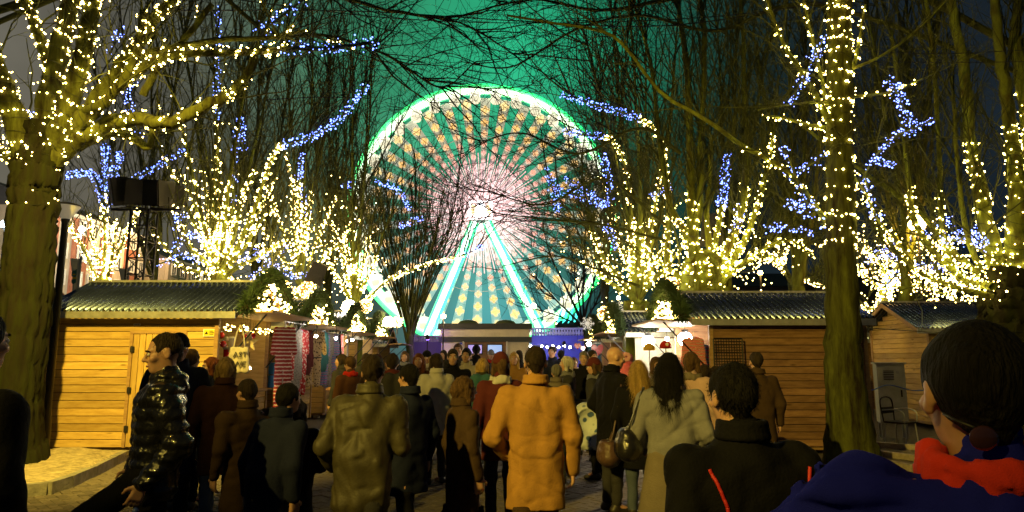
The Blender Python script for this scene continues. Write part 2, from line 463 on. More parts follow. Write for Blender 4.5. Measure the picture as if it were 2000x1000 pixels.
# gondolas
cab = lamp('cabin_glow', (1, .95, .66), 1.3); cabw = lamp('cabin_white', (1, .93, .62), .95)
g_me = MB().lathe((0, 0, 0), [(0, -1.0), (.62, -.95), (.8, -.6), (.8, -.15)], 14).mesh('tub', smooth=True); g_me.materials.append(cabw)
w_me = MB().lathe((0, 0, 0), [(.76, -.15), (.74, .45)], 14).mesh('window_band', smooth=True); w_me.materials.append(cab)
r_me = MB().lathe((0, 0, 0), [(.84, .45), (.6, .75), (.1, .9), (.06, 1.25), (0, 1.27)], 14).mesh('roof', smooth=True); r_me.materials.append(cab)
for k in range(36):
    a = 2 * PI * (k + .5) / 36 + .03
    o = empty('gondola', (0, 0, 0)); o.parent = wh
    o.location = (math.sin(a) * (R - .95), -.5, WC[2] + math.cos(a) * (R - .95) - .2)
    for nm, me in (('tub', g_me), ('window_band', w_me), ('gondola_roof', r_me)): put(nm, me, None, o)
# hub sign
hb = MB().tube([WC + (0, -1.2, 0), WC + (0, 1.2, 0)], .9, 20).build('hub', mat('hub_white', (.6, .6, .6), .4), wh)
sg = MB().box(WC + (-1.62, -1.5, -1.32), WC + (1.62, -1.25, 1.32)).build('hub_sign', lamp('sign_back', (1, .42, .30), 1.3), wh)
fr = MB(); s_ = 1.62; h_ = 1.32
for a, b in (((-s_, -h_), (s_, -h_)), ((s_, -h_), (s_, h_)), ((s_, h_), (-s_, h_)), ((-s_, h_), (-s_, -h_))):
    fr.tube([WC + (a[0], -1.6, a[1]), WC + (b[0], -1.6, b[1])], .12, 8)
fr.build('neon_frame', lamp('neon_white', (1, .8, .78), 8), sg)
MB().prism([(-.95, -.95), (-.42, -.95), (-.3, -.5), (.3, -.5), (.42, -.95), (.95, -.95), (.35, 1.05), (-.35, 1.05)], (0, .15, 0), org=WC + (0, -1.72, 0)).build('emblem', lamp('emblem_white', (.85, .92, 1), 12), sg)
for sx in (-1, 1):
    for a in (28, 0, -22):
        c_, s2 = math.cos(math.radians(a)) * sx, math.sin(math.radians(a))
        MB().tube([WC + (c_ * .8, -1.66, s2 * .8), WC + (c_ * 1.42, -1.66, s2 * 1.42)], [.08, .19], 8).build('ray', lamp('ray_gold', (1, .75, .25), 2.2), sg)
# A-frame legs with light strips
for (u, v) in ((832, 660), (1062, 662)):
    foot = W(u, v, 93); foot[2] = 0 + .1
    top = WC + (-.9 if u < 940 else .9, -2.0, -1.9)
    foot = W(u, v, 93)
    lg = MB().bar(top + (0, .7, 0), foot + (0, .7, 0), .7, .5).build('leg', mat('leg_steel', (.5, .55, .55), .4, .5), wh)
    d = foot - top; sd = np.array((d[2], 0, -d[0])); sd /= np.linalg.norm(sd)
    for s_, r_, m_ in ((-.5, .28, lamp('leg_led', (.05, 1, .4), 2.4)), (.0, .36, lamp('leg_led_white', (.75, 1, .8), 4)), (.5, .22, lamp('leg_led_green', (.05, 1, .4), 1.6))):
        MB().tube([top + sd * s_, foot + sd * s_], r_, 6).build('light_strip', m_, lg)
pl = MB().box((WC[0] - 11, 92, 0), (WC[0] + 11, 104, 1.2)).build('platform', M['dark_metal'], wh)

# ------------------------------------------------------------------ far buildings on the left
brick = mat('brick_render', (.34, .13, .07), .85, noise=(1.2, .2), bump=(3, .2)); cream = mat('cream_render', (.50, .42, .30), .85, noise=(.8, .15))
frm = mat('window_frame_white', (.7, .68, .6), .6)
pane_dark = mat('pane_dark', (.05, .055, .05), .12); pane_lit = lamp('lit_pane', (1, .8, .45), .55)
def windowed_block(x, y0, y1, H, floors, bays, label, wall_m, alt_m, group=None):
    b = empty('apartment_building', (x, (y0 + y1) / 2, 0), label, 'building', group)
    bw = (y1 - y0) / bays
    MB().box((x - 14, y0, 0), (x - .3, y1, H)).build('wall', cream, b)
    fm = MB()
    ww, whh = bw * .42, H / floors * .55
    fo = MB()
    for s in (-1, 1):
        fo.box((-.05, s * ww / 2 - .09, -whh / 2), (.12, s * ww / 2 + .09, whh / 2)); fo.box((-.05, -ww / 2 - .09, s * whh / 2 - .09), (.12, ww / 2 + .09, s * whh / 2 + .09))
    fo.box((-.04, -.05, -whh / 2), (.08, .05, whh / 2)); f_me = fo.mesh('window'); f_me.materials.append(frm)
    p_me = MB().box((-.02, -ww / 2, -whh / 2), (.0, ww / 2, whh / 2)).mesh('pane')
    for i in range(bays):
        m_ = alt_m if i % 2 else wall_m
        MB().box((x - .28, y0 + i * bw + .02, 0), (x + (.0 if i % 2 else .25), y0 + (i + 1) * bw - .02, H - .4)).build('facade_panel', m_, b)
        for f in range(floors):
            xx = x + (.03 if i % 2 else .28)
            w = put('window', f_me, None, b, (xx - x, y0 + (i + .5) * bw - (y0 + y1) / 2, (f + .55) * H / floors))
            p = put('pane', p_me, None, w, (.02, 0, 0))
            p_me.materials.clear() if False else None
            if not p_me.materials: p_me.materials.append(pane_dark)
            if random.random() < .16:
                p.material_slots[0].link = 'OBJECT'; p.material_slots[0].material = pane_lit
    MB().box((x - .2, y0 - .2, H - .4), (x + .6, y1 + .2, H)).build('cornice', frm, b)
    MB().prism([(0, 0), (-7, 3.2), (-14, 0)], (0, y1 - y0, 0), (1, 0, 0), (0, 0, 1), (x, y0, H + .002)).build('roof', mat('roof_slate', (.06, .06, .065), .7), b)
    return b
windowed_block(-52, 74, 96, 18.5, 6, 8, 'red brick and cream apartment house behind the flags at left', brick, cream)
windowed_block(-50, 98, 126, 16.0, 5, 9, 'pale grey apartment house to the right of the brick one', cream, mat('grey_render', (.40, .37, .30), .85, noise=(.8, .2)))
windowed_block(-62, 52, 73, 21, 6, 6, 'tall dim brick block at the far left edge, behind the big tree', brick, cream)
# dark town behind the right hand huts
dk = mat('night_render', (.10, .09, .085), .9, noise=(.5, .3))
for u0, u1, v, Y, lb in ((1330, 1620, 560, 95, 'dark long building behind the trees right of the wheel'), (1640, 2080, 545, 88, 'dark building beyond the far right trees')):
    p0, p1 = W(u0, v, Y), W(u1, v, Y)
    b = empty('building', ((p0[0] + p1[0]) / 2, Y + 5, 0), lb, 'building')
    MB().box((p0[0], Y, 0), (p1[0], Y + 12, p0[2])).build('wall', dk, b)
    MB().prism([(0, 0), (6.5, 2.6), (13, 0)], (p1[0] - p0[0] + .8, 0, 0), (0, 1, 0), (0, 0, 1), (p0[0] - .4, Y - .5, p0[2] + .002)).build('roof', mat('night_roof', (.04, .04, .045), .8), b)

# ------------------------------------------------------------------ kiosk under the wheel
KY = 30.0
def KX(u, v=680): return W(u, v, KY)[0]
def KZ(v): return W(950, v, KY)[2]
k_x0, k_x1 = KX(862), KX(1033)
ki = empty('kiosk', ((k_x0 + k_x1) / 2, KY + 1.5, 0), 'low flat roofed kiosk with two domed skylights below the wheel', 'kiosk')
kc = mat('kiosk_cream', (.78, .70, .55), .7, noise=(2, .12)); kd = mat('kiosk_dark', (.035, .04, .045), .5)
MB().box((k_x0, KY, 0), (k_x1, KY + 4, KZ(667))).build('wall', kc, ki)
MB().box((k_x0 - .12, KY - .12, KZ(668)), (k_x1 + .12, KY + 4.1, KZ(658))).build('fascia', kd, ki)
MB().box((k_x0 - .04, KY - .04, KZ(658)), (k_x1 + .04, KY + 4.04, KZ(643))).build('parapet', kc, ki)
MB().box((k_x0 - .14, KY - .14, KZ(643)), (k_x1 + .14, KY + 4.14, KZ(632))).build('roof_edge', kd, ki)
for u in (911, 987):
    d_ = MB().lathe((KX(u), KY + 1.0, KZ(632)), [(.46, 0), (.46, .06), (.38, .15), (.2, .21), (0, .23)], 20).build('skylight', mat('dome_green', (.12, .16, .08), .25), ki, True)
    MB().lathe((KX(u), KY + 1.0, KZ(632) - .01), [(.5, 0), (.5, .05), (.46, .06)], 20).build('skylight_frame', kd, d_, True)
MB().box((KX(908), KY - .03, 0), (KX(988), KY + .02, KZ(668))).build('door_panel', M['pine_brown'], ki)
for u0, u1, c in ((915, 941, (.25, .18, .9)), (953, 980, (.12, .4, .95))):
    w_ = MB().box((KX(u0) - .05, KY - .07, KZ(690) - .05), (KX(u1) + .05, KY - .035, KZ(674) + .05)).build('window', kd, ki)
    MB().box((KX(u0), KY - .085, KZ(690)), (KX(u1), KY - .072, KZ(674))).build('pane', lamp('kiosk_pane', c, .8), w_)
for u in (905, 990): MB().tube([(KX(u), KY - .1, 0), (KX(u), KY - .1, KZ(667))], .035).build('pipe', M['white_paint'], ki)
MB().box((KX(898), KY - .05, KZ(670) - .06), (KX(903), KY - .02, KZ(668) - .02)).build('house_sign', mat('blue_plate', (.02, .05, .4), .4), ki)
# low walls left and right of it, blue and violet light put into their colours, with balustrades
bl = mat('blue_lit_wall', (.45, .42, .5), .8, bump=(12, .4))
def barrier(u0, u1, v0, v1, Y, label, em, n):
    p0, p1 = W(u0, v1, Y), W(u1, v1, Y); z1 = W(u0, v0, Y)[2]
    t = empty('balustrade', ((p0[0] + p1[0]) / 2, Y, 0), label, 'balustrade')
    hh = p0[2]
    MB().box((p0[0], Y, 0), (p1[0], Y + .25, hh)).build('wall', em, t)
    MB().box((p0[0] - .03, Y - .03, z1 - .08), (p1[0] + .03, Y + .28, z1)).build('rail', bl, t)
    me = MB().lathe((0, 0, 0), [(.05, 0), (.09, .12), (.04, (z1 - hh) * .6), (.06, z1 - hh - .08)], 8).mesh('baluster', smooth=True); me.materials.append(bl)
    for i in range(n):
        put('baluster', me, None, t, ((i + .5) / n * (p1[0] - p0[0]) - (p1[0] - p0[0]) / 2, .12, hh))
    return t
barrier(806, 862, 655, 668, 31.5, 'violet lit balustrade left of the kiosk', mat('violet_light_wall', (.18, .14, .34), .8), 12)
barrier(1038, 1140, 640, 655, 34, 'blue lit balustrade right of the kiosk', mat('blue_light_wall', (.07, .07, .36), .8), 18)
def point(name, loc, col, e, r=.08):
    l = bpy.data.lights.new(name, 'POINT'); l.energy = e; l.color = col; l.shadow_soft_size = r
    o = bpy.data.objects.new(name, l); C.objects.link(o); o.location = loc; return o
def spot_can(loc, aim, col, e, label):
    """small blue or violet flood: body, lens and its own light"""
    loc = np.array(loc, float); t = empty('floodlight', (loc[0], loc[1], 0), label, 'floodlight')
    MB().tube([(loc[0], loc[1], 0), loc + (0, 0, -.12)], .025).build('pole', M['dark_metal'], t)
    d = np.array(aim, float) - loc; d /= np.linalg.norm(d)
    MB().tube([loc - d * .15, loc], [.07, .1], 12).build('can', M['black'], t)
    MB().tube([loc, loc + d * .02], [.092, .092], 12).build('lens', lamp('lens_' + label.split()[0], col, 30), t)
    l = point('flood_light', loc + d * .1, col, e, .06); l.parent = t; l.location = tuple(loc + d * .1 - np.array(t.location))
b_ = W(1101, 671, 31); spot_can(b_, (b_[0] - .3, 34, 1.2), (.05, .12, 1), 170, 'blue floodlight on the wall right of the kiosk')
b_ = W(835, 660, 29.5); spot_can(b_, (b_[0], 31.5, 1.2), (.28, .12, 1), 22, 'violet floodlight in front of the left balustrade')
# string of white bulbs under the blue wall
t = empty('festoon', tuple(W(1065, 675, 30)), 'short festoon of white bulbs along the blue wall', 'festoon')
pts = [W(1036 + i * 11, 672 + (3 if i % 2 else 1), 33) for i in range(8)]
MB().tube(spline(pts, 24), .012, 4).build('cable', M['cable'], t)
for p in pts: MB().ball(p - (0, 0, .08), .055, 8, 6).build('bulb', M['white_lamp'], t, True)
# lit rides at the wheel's feet
for (u0, v0, u1, v1, Y, col, lb) in ((1086, 600, 1128, 632, 70, (.05, .95, .8), 'turquoise lit ride canopy right of the wheel'), (836, 622, 858, 662, 60, (.25, .95, .85), 'turquoise lit ticket booth left of the kiosk')):
    a, b = W(u0, v1, Y), W(u1, v0, Y)
    t = empty('ride_booth', ((a[0] + b[0]) / 2, Y, 0), lb, 'fairground booth')
    MB().box((a[0], Y, 0), (b[0], Y + 3, a[2] + .3)).build('booth_body', M['dark_metal'], t)
    for i in range(4):
        xx = a[0] + (b[0] - a[0]) * (i + .15) / 4; x2 = a[0] + (b[0] - a[0]) * (i + .75) / 4
        MB().prism([(0, 0), (x2 - xx, .3), (x2 - xx + .3, b[2] - a[2]), (.3, b[2] - a[2] - .5)], (0, .2, 0), org=(xx, Y - .25, a[2])).build('light_panel', lamp('booth_led', col, 2.2), t)
p_ = W(1032, 615, 80)
# ------------------------------------------------------------------ market huts
plank_cache = {}
def plank_mesh(L, h, th=.022, bev=.003):
    key = (round(L, 3), round(h, 3))
    if key not in plank_cache:
        l2, h2, b = L / 2, h / 2 - .005, bev
        # board along X, face towards -Y, chamfered long edges
        prof = [(th / 2, -h2), (-th / 2 + b, -h2), (-th / 2, -h2 + b), (-th / 2, h2 - b), (-th / 2 + b, h2), (th / 2, h2)]
        V = [(-l2, y, z) for y, z in prof] + [(l2, y, z) for y, z in prof]
        Q = [(i, (i + 1) % 6, 6 + (i + 1) % 6, 6 + i) for i in range(6)] + [(0, 1, 4, 5), (1, 2, 3, 4), (11, 10, 7, 6), (10, 9, 8, 7)]
        plank_cache[key] = (np.array(V), np.array(Q))
    return plank_cache[key]
plank_me = {}
def plank(parent, c, L, h, m, ang=0., vertical=False, jitter=.0012):
    key = (round(L, 3), round(h, 3), m.name)
    if key not in plank_me:
        V, Q = plank_mesh(L, h); me = np_mesh('plank', V, [Q]); me.materials.append(m); plank_me[key] = me
    o = put('plank', plank_me[key], None, parent, np.array(c) - tot_loc(parent))
    o.location.y += random.uniform(-jitter, jitter)
    o.rotation_euler = (0, PI / 2 if vertical else 0, ang) if not vertical else (0, PI / 2, 0)
    return o
def corrugated(x0, x1, yA, zA, yB, zB, pitch=.112, amp=.033):
    n = int((x1 - x0) / pitch * 6); xs = np.linspace(x0, x1, n + 1)
    h = amp * np.clip(1.6 * np.sin((xs - x0) / pitch * 2 * PI), -1, 1)
    d = np.array((yB - yA, zB - zA)); d /= np.linalg.norm(d); nn = np.array((-d[1], d[0]))
    if nn[1] < 0: nn = -nn
    V = []
    for (y, z) in ((yA, zA), (yB, zB)):
        for off in (0, -.004): V += [(x, y + nn[0] * (hh + off), z + nn[1] * (hh + off)) for x, hh in zip(xs, h)]
    k = n + 1; Q = []
    for i in range(n):
        Q += [(i, i + 1, 2 * k + i + 1, 2 * k + i), (k + i + 1, k + i, 3 * k + i, 3 * k + i + 1), (i, k + i, k + i + 1, i + 1)]
    return V, Q
def hut(label, xf, xb, y0, y1, ze, zr, m, side='planks', door=None, front='open', boards=18, group='wooden market huts'):
    fd = 1 if xf > xb else -1                 # direction the front looks
    xa, xz = min(xf, xb), max(xf, xb); ym = (y0 + y1) / 2
    h = empty('market_hut', ((xa + xz) / 2, ym, 0), label, 'market hut', group)
    z0 = .14; bh = (ze - z0) / boards
    if side == 'planks':
        for i in range(boards):
            z = z0 + (i + .5) * bh
            if door and z < door[2]:
                for a, b in ((xa, door[0]), (door[1], xz)): plank(h, ((a + b) / 2, y0, z), b - a - .004, bh, m)
            else: plank(h, ((xa + xz) / 2, y0, z), xz - xa, bh, m)
    else:
        mb = MB()
        V, Q = plank_mesh(xz - xa, bh)
        for i in range(boards): mb.add(V + ((xa + xz) / 2, y0 + random.uniform(-.003, .003), z0 + (i + .5) * bh), Q)
        mb.build('cladding', m, h, kind='stuff')
    MB().box((xa, y0 + .015, z0), (xz, y0 + .04, ze)).build('lining', M['black'], h)
    MB().box((xa, y1 - .03, z0), (xz, y1, ze)).build('wall', m, h)
    MB().box((xa + .05, y0 + .05, z0 - .06), (xz - .05, y1 - .05, z0)).build('floor', M['frame'], h)
    for x in (xa + .25, (xa + xz) / 2, xz - .25): MB().box((x - .06, y0 + .06, -.005), (x + .06, y0 + .3, z0 - .062)).build('bearer', M['greywood'], h)
    # back gable, front gable
    tri = [(y0 - ym, ze), (y1 - ym, ze), (0, zr - .04)]
    bx = xb + (.0 if fd > 0 else -.03)
    MB().box((bx, y0 + .05, z0), (bx + .03, y1 - .04, ze)).prism([(a, b) for a, b in tri], (.03, 0, 0), (0, 1, 0), (0, 0, 1), (bx, ym, .003)).build('wall', m, h)
    # gable boards on the front
    nb = max(3, int((zr - ze) / .12))
    for i in range(nb):
        zz = ze + (i + .5) * (zr - .05 - ze) / nb
        half = (y1 - y0) / 2 * (1 - (i + .55) / nb)
        if half > .06:
            p = plank(h, (xf + fd * .01, ym, zz), 2 * half, (zr - .05 - ze) / nb, m); p.rotation_euler = (0, 0, PI / 2 * fd)
    if front == 'closed':
        for i in range(boards):
            p = plank(h, (xf, ym, z0 + (i + .5) * bh), y1 - y0, bh, m); p.rotation_euler = (0, 0, PI / 2 * fd)
    else:
        for i in range(7):
            p = plank(h, (xf, ym, z0 + (i + .5) * .12), y1 - y0, .12, m); p.rotation_euler = (0, 0, PI / 2 * fd)
        MB().box((min(xf - fd * .45, xf + fd * .18), y0 + .06, .99), (max(xf - fd * .45, xf + fd * .18), y1 - .06, 1.03)).build('counter', M['frame'], h)
        # raised shutter with two struts
        xo = xf + fd * .95
        V = [(xf, y0, ze - .10), (xo, y0, ze - .06), (xo, y1, ze - .06), (xf, y1, ze - .10)]
        V += [(a, b, c + .035) for a, b, c in V]
        MB().add(V, [(3, 2, 1, 0), (4, 5, 6, 7), (0, 1, 5, 4), (1, 2, 6, 5), (2, 3, 7, 6), (3, 0, 4, 7)]).build('shutter', M['frame'], h)
        for y in (y0 + .12, y1 - .12): MB().bar((xf + fd * .03, y, 1.45), (xo - fd * .15, y, ze - .085), .025).build('strut', M['dark_metal'], h)
    for y in (y0 + .0, y1 - .0):
        for x in (xa, xz): MB().box((x - .035, y - .045, z0), (x + .035, y + .03, ze - .005)).build('corner_post', M['frame'], h)
    # roof
    ox0, ox1 = (xa - .12, xz + .38) if fd > 0 else (xa - .38, xz + .12)
    sl_ = (zr - ze) / ((y1 - y0) / 2); yo = .2
    for sgn in (-1, 1):
        ye = ym + sgn * ((y1 - y0) / 2 + yo); zee = ze - sl_ * yo + .05
        V, Q = corrugated(ox0, ox1, ye, zee, ym, zr + .05)
        MB().add(V, Q).build('roof_sheet', M['metal_roof'], h, True)
        MB().box((ox0, ye - .02, zee - .13), (ox1, ye + .012, zee - .015)).build('eaves_board', M['zinc'], h)
    MB().box((ox0 - .01, ym - .09, zr + .045), (ox1 + .01, ym + .09, zr + .085)).build('ridge_cap', M['zinc'], h)
    for sgn in (-1, 1):
        for x in (ox0 + .02, ox1 - .02):
            ye = ym + sgn * ((y1 - y0) / 2 + yo - .02)
            MB().bar((x, ye, ze - sl_ * yo - .02), (x, ym, zr - .02), .03, .1).build('verge_board', M['frame'], h)
    return h
L1 = hut('yellow lit plank hut with a closed board door, beside the big left tree', -5.15, -8.08, 12.0, 14.5, 2.50, 3.06, M['pine'], door=(-6.66, -5.42 - .03 - .22, 2.12))
# its door, frame, hinges and plates
dx0, dx1 = -6.66, -5.67
for i in range(8):
    w = (dx1 - dx0 - .12) / 8
    plank(L1, (dx0 + .06 + (i + .5) * w, 12.0 - .008, 1.11), 1.92, w, M['pine'], vertical=True).rotation_euler = (0, PI / 2, 0)
fr = MB()
for a, b in (((dx0 + .03, 12.0, .14), (dx0 + .03, 12.0, 2.12)), ((dx1 - .03, 12.0, .14), (dx1 - .03, 12.0, 2.12))): fr.bar(a, b, .055, .06)
fr.bar((dx0, 11.999, 2.095), (dx1, 11.999, 2.095), .062, .05)
fr.build('door_frame', M['frame'], L1)
for z in (.45, 1.1, 1.8): MB().box((dx0 + .03, 11.955, z - .05), (dx0 + .1, 11.966, z + .05)).tube([(dx0 + .06, 11.955, z - .06), (dx0 + .06, 11.955, z + .06)], .012, 6).build('hinge', M['black'], L1)
def text_mesh(body, size, depth=.002):
    cu = bpy.data.curves.new('text', 'FONT'); cu.body = body; cu.size = size; cu.extrude = depth; cu.align_x = 'CENTER'; cu.align_y = 'CENTER'
    cu.resolution_u = 2
    o = bpy.data.objects.new('text', cu); C.objects.link(o)
    me = bpy.data.meshes.new_from_object(o.evaluated_get(bpy.context.evaluated_depsgraph_get()))
    bpy.data.objects.remove(o); return me
sgn_ = empty('warning_sign', tuple(W(410, 650, 11.97)), 'small yellow warning plate screwed to the hut wall near its right corner', 'sign')
p = np.array(sgn_.location)
MB().box(p + (-.115, -.006, -.065), p + (.115, .004, .065)).build('plate', M['white_paint'], sgn_)
MB().box(p + (-.10, -.009, -.052), p + (.10, -.0065, .052)).build('face', mat('sign_yellow', (.75, .62, .03), .5), sgn_)
MB().prism([(-.03, -.025), (.03, -.025), (0, .03)], (0, .002, 0), org=p + (-.055, -.0125, 0)).build('triangle', M['black'], sgn_)
for i, w in enumerate((.06, .08, .07)): MB().box(p + (-.005, -.0125, .022 - i * .026), p + (-.005 + w, -.0105, .033 - i * .026)).build('text_line', M['black'], sgn_)
pl_ = empty('name_plate', tuple(W(268, 634, 11.97)), 'narrow white plate above the board door', 'sign'); p = np.array(pl_.location)
MB().box(p + (-.06, -.006, -.016), p + (.06, .004, .016)).build('plate', M['white_paint'], pl_)
for i in range(3): MB().box(p + (-.045 + i * .033, -.009, -.008), p + (-.045 + i * .033 + .022, -.0065, .008)).build('letter_block', M['black'], pl_)

L2 = hut('clothing stall hut, second from the front on the left', -5.2, -8.0, 15.4, 17.9, 2.44, 3.0, M['pine'], 'clad', boards=16)
L3 = hut('third hut from the front on the left, its roof above the clothes rail', -5.2, -8.0, 19.3, 21.8, 2.42, 2.98, M['pine'], 'clad', boards=16)
L4 = hut('fourth hut from the front on the left', -5.25, -8.0, 23.2, 25.7, 2.42, 2.98, M['pine'], 'clad', boards=14)
L5 = hut('farthest hut of the left row, near the violet balustrade', -5.3, -8.0, 27.2, 29.7, 2.25, 2.85, M['pine'], 'clad', boards=12)
R1 = hut('brown plank hut with a black wire grid, behind the lit straight trunk', 3.5, 6.2, 12.1, 14.6, 2.37, 2.86, M['pine_brown'])
R2 = hut('second hut of the right row, with the pink dress hung out', 3.28, 6.0, 17.7, 20.2, 2.34, 2.86, M['pine_brown'], 'clad', boards=16)
R3 = hut('farthest hut of the right row, with red hearts under its shutter', 3.5, 6.2, 24.2, 26.7, 2.36, 2.92, M['pine_brown'], 'clad', boards=12)
R0 = hut('closed yellow gabled hut at far right, behind the grey cabinet', 9.95, 13.2, 16.4, 19.0, 2.4, 3.02, M['pine'], front='closed')
Rb = hut('hut seen in the gap right of the lit straight trunk', 9.2, 12.0, 21.5, 24.0, 2.3, 2.95, M['pine_brown'], 'clad', front='closed', boards=14)
L0 = hut('hut behind the lamp post at left, mostly hidden by the big tree', -8.75, -11.5, 13.4, 15.9, 2.3, 2.9, M['pine'], front='closed', boards=16)

# ------------------------------------------------------------------ garlands and their lights
ico_V = None
def ico():
    global ico_V
    if ico_V is None:
        bm = bmesh.new(); bmesh.ops.create_icosphere(bm, subdivisions=1, radius=1)
        ico_V = (np.array([v.co[:] for v in bm.verts]), np.array([[v.index for v in f.verts] for f in bm.faces])); bm.free()
    return ico_V
def bulbs_mesh(P, r, name='bulbs'):
    V, T = ico(); P = np.asarray(P); N = len(P)
    r = np.broadcast_to(np.asarray(r, float), (N,))
    VV = P[:, None, :] + V[None] * r[:, None, None]
    TT = T[None] + (np.arange(N) * len(V))[:, None, None]
    return np_mesh(name, VV, [TT.reshape(-1, 3)], True)
def needles(path, rad, n, L):
    path = spline(path, 40); t = rng.random(n) * 39; i = t.astype(int); f = (t - i)[:, None]
    c = path[i] * (1 - f) + path[np.minimum(i + 1, 39)] * f
    d = rng.normal(size=(n, 3)); d /= np.linalg.norm(d, axis=1, keepdims=True)
    b = c + d * rad * rng.random((n, 1)) ** .5 * .7
    tip = b + (d + rng.normal(size=(n, 3)) * .5) * L
    s = np.cross(tip - b, rng.normal(size=(n, 3))); s /= np.linalg.norm(s, axis=1, keepdims=True) + 1e-9; s *= L * .11
    V = np.stack([b - s, b + s, tip], 1).reshape(-1, 3)
    return V, np.arange(3 * n).reshape(-1, 3)
lights_group = 'fairy lights under the garlands'
def garland(h, xf, fd, y0, y1, ze, zr, where, nl=90, spread=1.):
    x = xf + fd * .5; ym = (y0 + y1) / 2
    path = [(x, y0 - .1, ze - .02), (x, y0 + .25, ze + .28), (x, ym - .25, zr + .14), (x, ym + .25, zr + .14), (x, y1 - .25, ze + .28), (x, y1 + .1, ze - .02)]
    t = empty('pine_garland', (x, ym, ze), 'arched pine garland on the gable of ' + where, 'garland')
    MB().tube(spline(path, 30), .07, 8).build('stem', M['twig_dark'], t, True)
    V, T = needles(path, .16, 5200, .095)
    MB().add(V, (), T).build('needles', M['pine_needle'], t, kind='stuff')
    f = empty('fairy_lights', (x, ym, ze), 'cluster of warm fairy lights under the garland of ' + where, 'fairy lights')
    P = []
    while len(P) < nl:
        a, b = random.uniform(-1, 1), random.random() ** 1.6
        if abs(a) < 1 - b: P.append((x + random.uniform(-.12, .14), ym + a * (y1 - y0) / 2, ze + .02 + b * (zr - ze) * spread))
    P = np.array(P)
    MB().tube(P[np.argsort(P[:, 1])], .006, 3, cap=False).build('cable', M['cable'], f)
    put('bulbs', bulbs_mesh(P - np.array(f.location), .022), M['warm'], f, kind='stuff')
garland(L1, -5.15, 1, 12, 14.5, 2.50, 3.06, 'the board door hut')
garland(L2, -5.2, 1, 15.4, 17.9, 2.44, 3.0, 'the clothing stall', 80)
garland(L3, -5.2, 1, 19.3, 21.8, 2.42, 2.98, 'the third left hut', 120)
garland(L4, -5.25, 1, 23.2, 25.7, 2.42, 2.98, 'the fourth left hut', 70)
garland(R1, 3.5, -1, 12.1, 14.6, 2.37, 2.86, 'the wire grid hut', 120)
garland(R2, 3.28, -1, 17.7, 20.2, 2.34, 2.86, 'the pink dress stall', 40)
garland(R3, 3.5, -1, 24.2, 26.7, 2.36, 2.92, 'the farthest right hut', 30)

# bright lamps on the huts and lanterns in the trees
def lamp_on_post(u, v, Y, r, m, label, zb=0., power=None, col=(1, .72, .35), pole=True):
    p = W(u, v, Y); t = empty('lamp', (p[0], p[1], zb), label, 'lamp')
    if pole: MB().tube([(p[0], p[1], zb), p - (0, 0, r)], .03, 8).build('pole', M['dark_metal'], t, True)
    MB().lathe(p, [(r * .5, -r * 1.15), (r * .55, -r * .8)], 12).build('holder', M['dark_metal'], t, True)
    MB().ball(p, r, 14, 10).build('globe', m, t, True)
    return p
lamp_on_post(528, 551, 16.4, .27, M['warm_lamp'], 'brightest white lamp, on the ridge of the clothing stall', 2.9)
lamp_on_post(556, 557, 17.2, .12, M['amber_lamp'], 'amber lantern just right of the brightest lamp', 2.9)
lamp_on_post(682, 600, 20.6, .22, M['warm_lamp'], 'bright lamp on the third left hut', 2.9)
lamp_on_post(759, 629, 24.4, .2, M['warm_lamp'], 'bright lamp on the fourth left hut', 2.9)
lamp_on_post(1791, 436, 19.6, .24, M['amber_lamp'], 'amber lamp shining between the far right trees')
lamp_on_post(1485, 533, 20, .07, M['amber_lamp'], 'small amber lamp above the ridge of the brown hut')
lamp_on_post(1208, 582, 21, .06, M['warm_lamp'], 'small warm lamp above the pink dress stall', 2.6)
lamp_on_post(305, 457, 88, .28, lamp('mast_amber', (1, .66, .3), 2200), 'amber street lamp on a pale mast behind the truss tower')
lamp_on_post(160, 448, 70, .3, lamp('mast_white', (1, .9, .7), 2600), 'white street lamp in front of the brick house')
lamp_on_post(10, 438, 40, .25, M['cool_lamp'], 'cold white flood lamp at the far left edge')
lamp_on_post(866, 618, 28.2, .10, M['warm_lamp'], 'warm lamp left of the kiosk roof')
lamp_on_post(1042, 598, 60, .25, M['warm_lamp'], 'warm lamp beside the right leg of the wheel')
# wire light balls on posts, snowflakes
def light_ball(u, v, Y, r, label):
    p = W(u, v, Y); t = empty('light_ball', (p[0], p[1], 2.5), label, 'light ball', 'wire light balls above the huts')
    MB().tube([(p[0], p[1], 2.5), p], .02, 6).build('pole', M['dark_metal'], t)
    mb = MB()
    for k in range(16):
        n = rng.normal(size=3); n /= np.linalg.norm(n); a_ = np.cross(n, (.3, .2, 1)); a_ /= np.linalg.norm(a_); b_ = np.cross(n, a_)
        th = np.linspace(0, 2 * PI, 25)[:, None]
        mb.tube(p + r * (np.cos(th) * a_ + np.sin(th) * b_), r * .025, 4, cap=False)
    mb.build('wire_sphere', mat('copper_wire', (.45, .27, .12), .4, .6), t)
    d = rng.normal(size=(110, 3)); d /= np.linalg.norm(d, axis=1, keepdims=True)
    put('bulbs', bulbs_mesh(p + d * r - np.array(t.location), .014), M['warm_far'], t, kind='stuff')
light_ball(600, 567, 18.5, .24, 'wire light ball right of the amber lantern')
light_ball(714, 598, 22, .22, 'wire light ball right of the lamp on the third hut')
light_ball(776, 629, 25, .19, 'wire light ball above the fourth left hut')
light_ball(1312, 562, 16, .25, 'large wire light ball over the garland of the wire grid hut')
light_ball(1180, 612, 20.5, .2, 'brownish wire light ball left of the snowflake')
light_ball(1824, 597, 24, .26, 'wire light ball behind the ridge of the closed gabled hut')
ice = mat('frosted_white', (.8, .82, .85), .35, emit=((.9, .95, 1), .35))
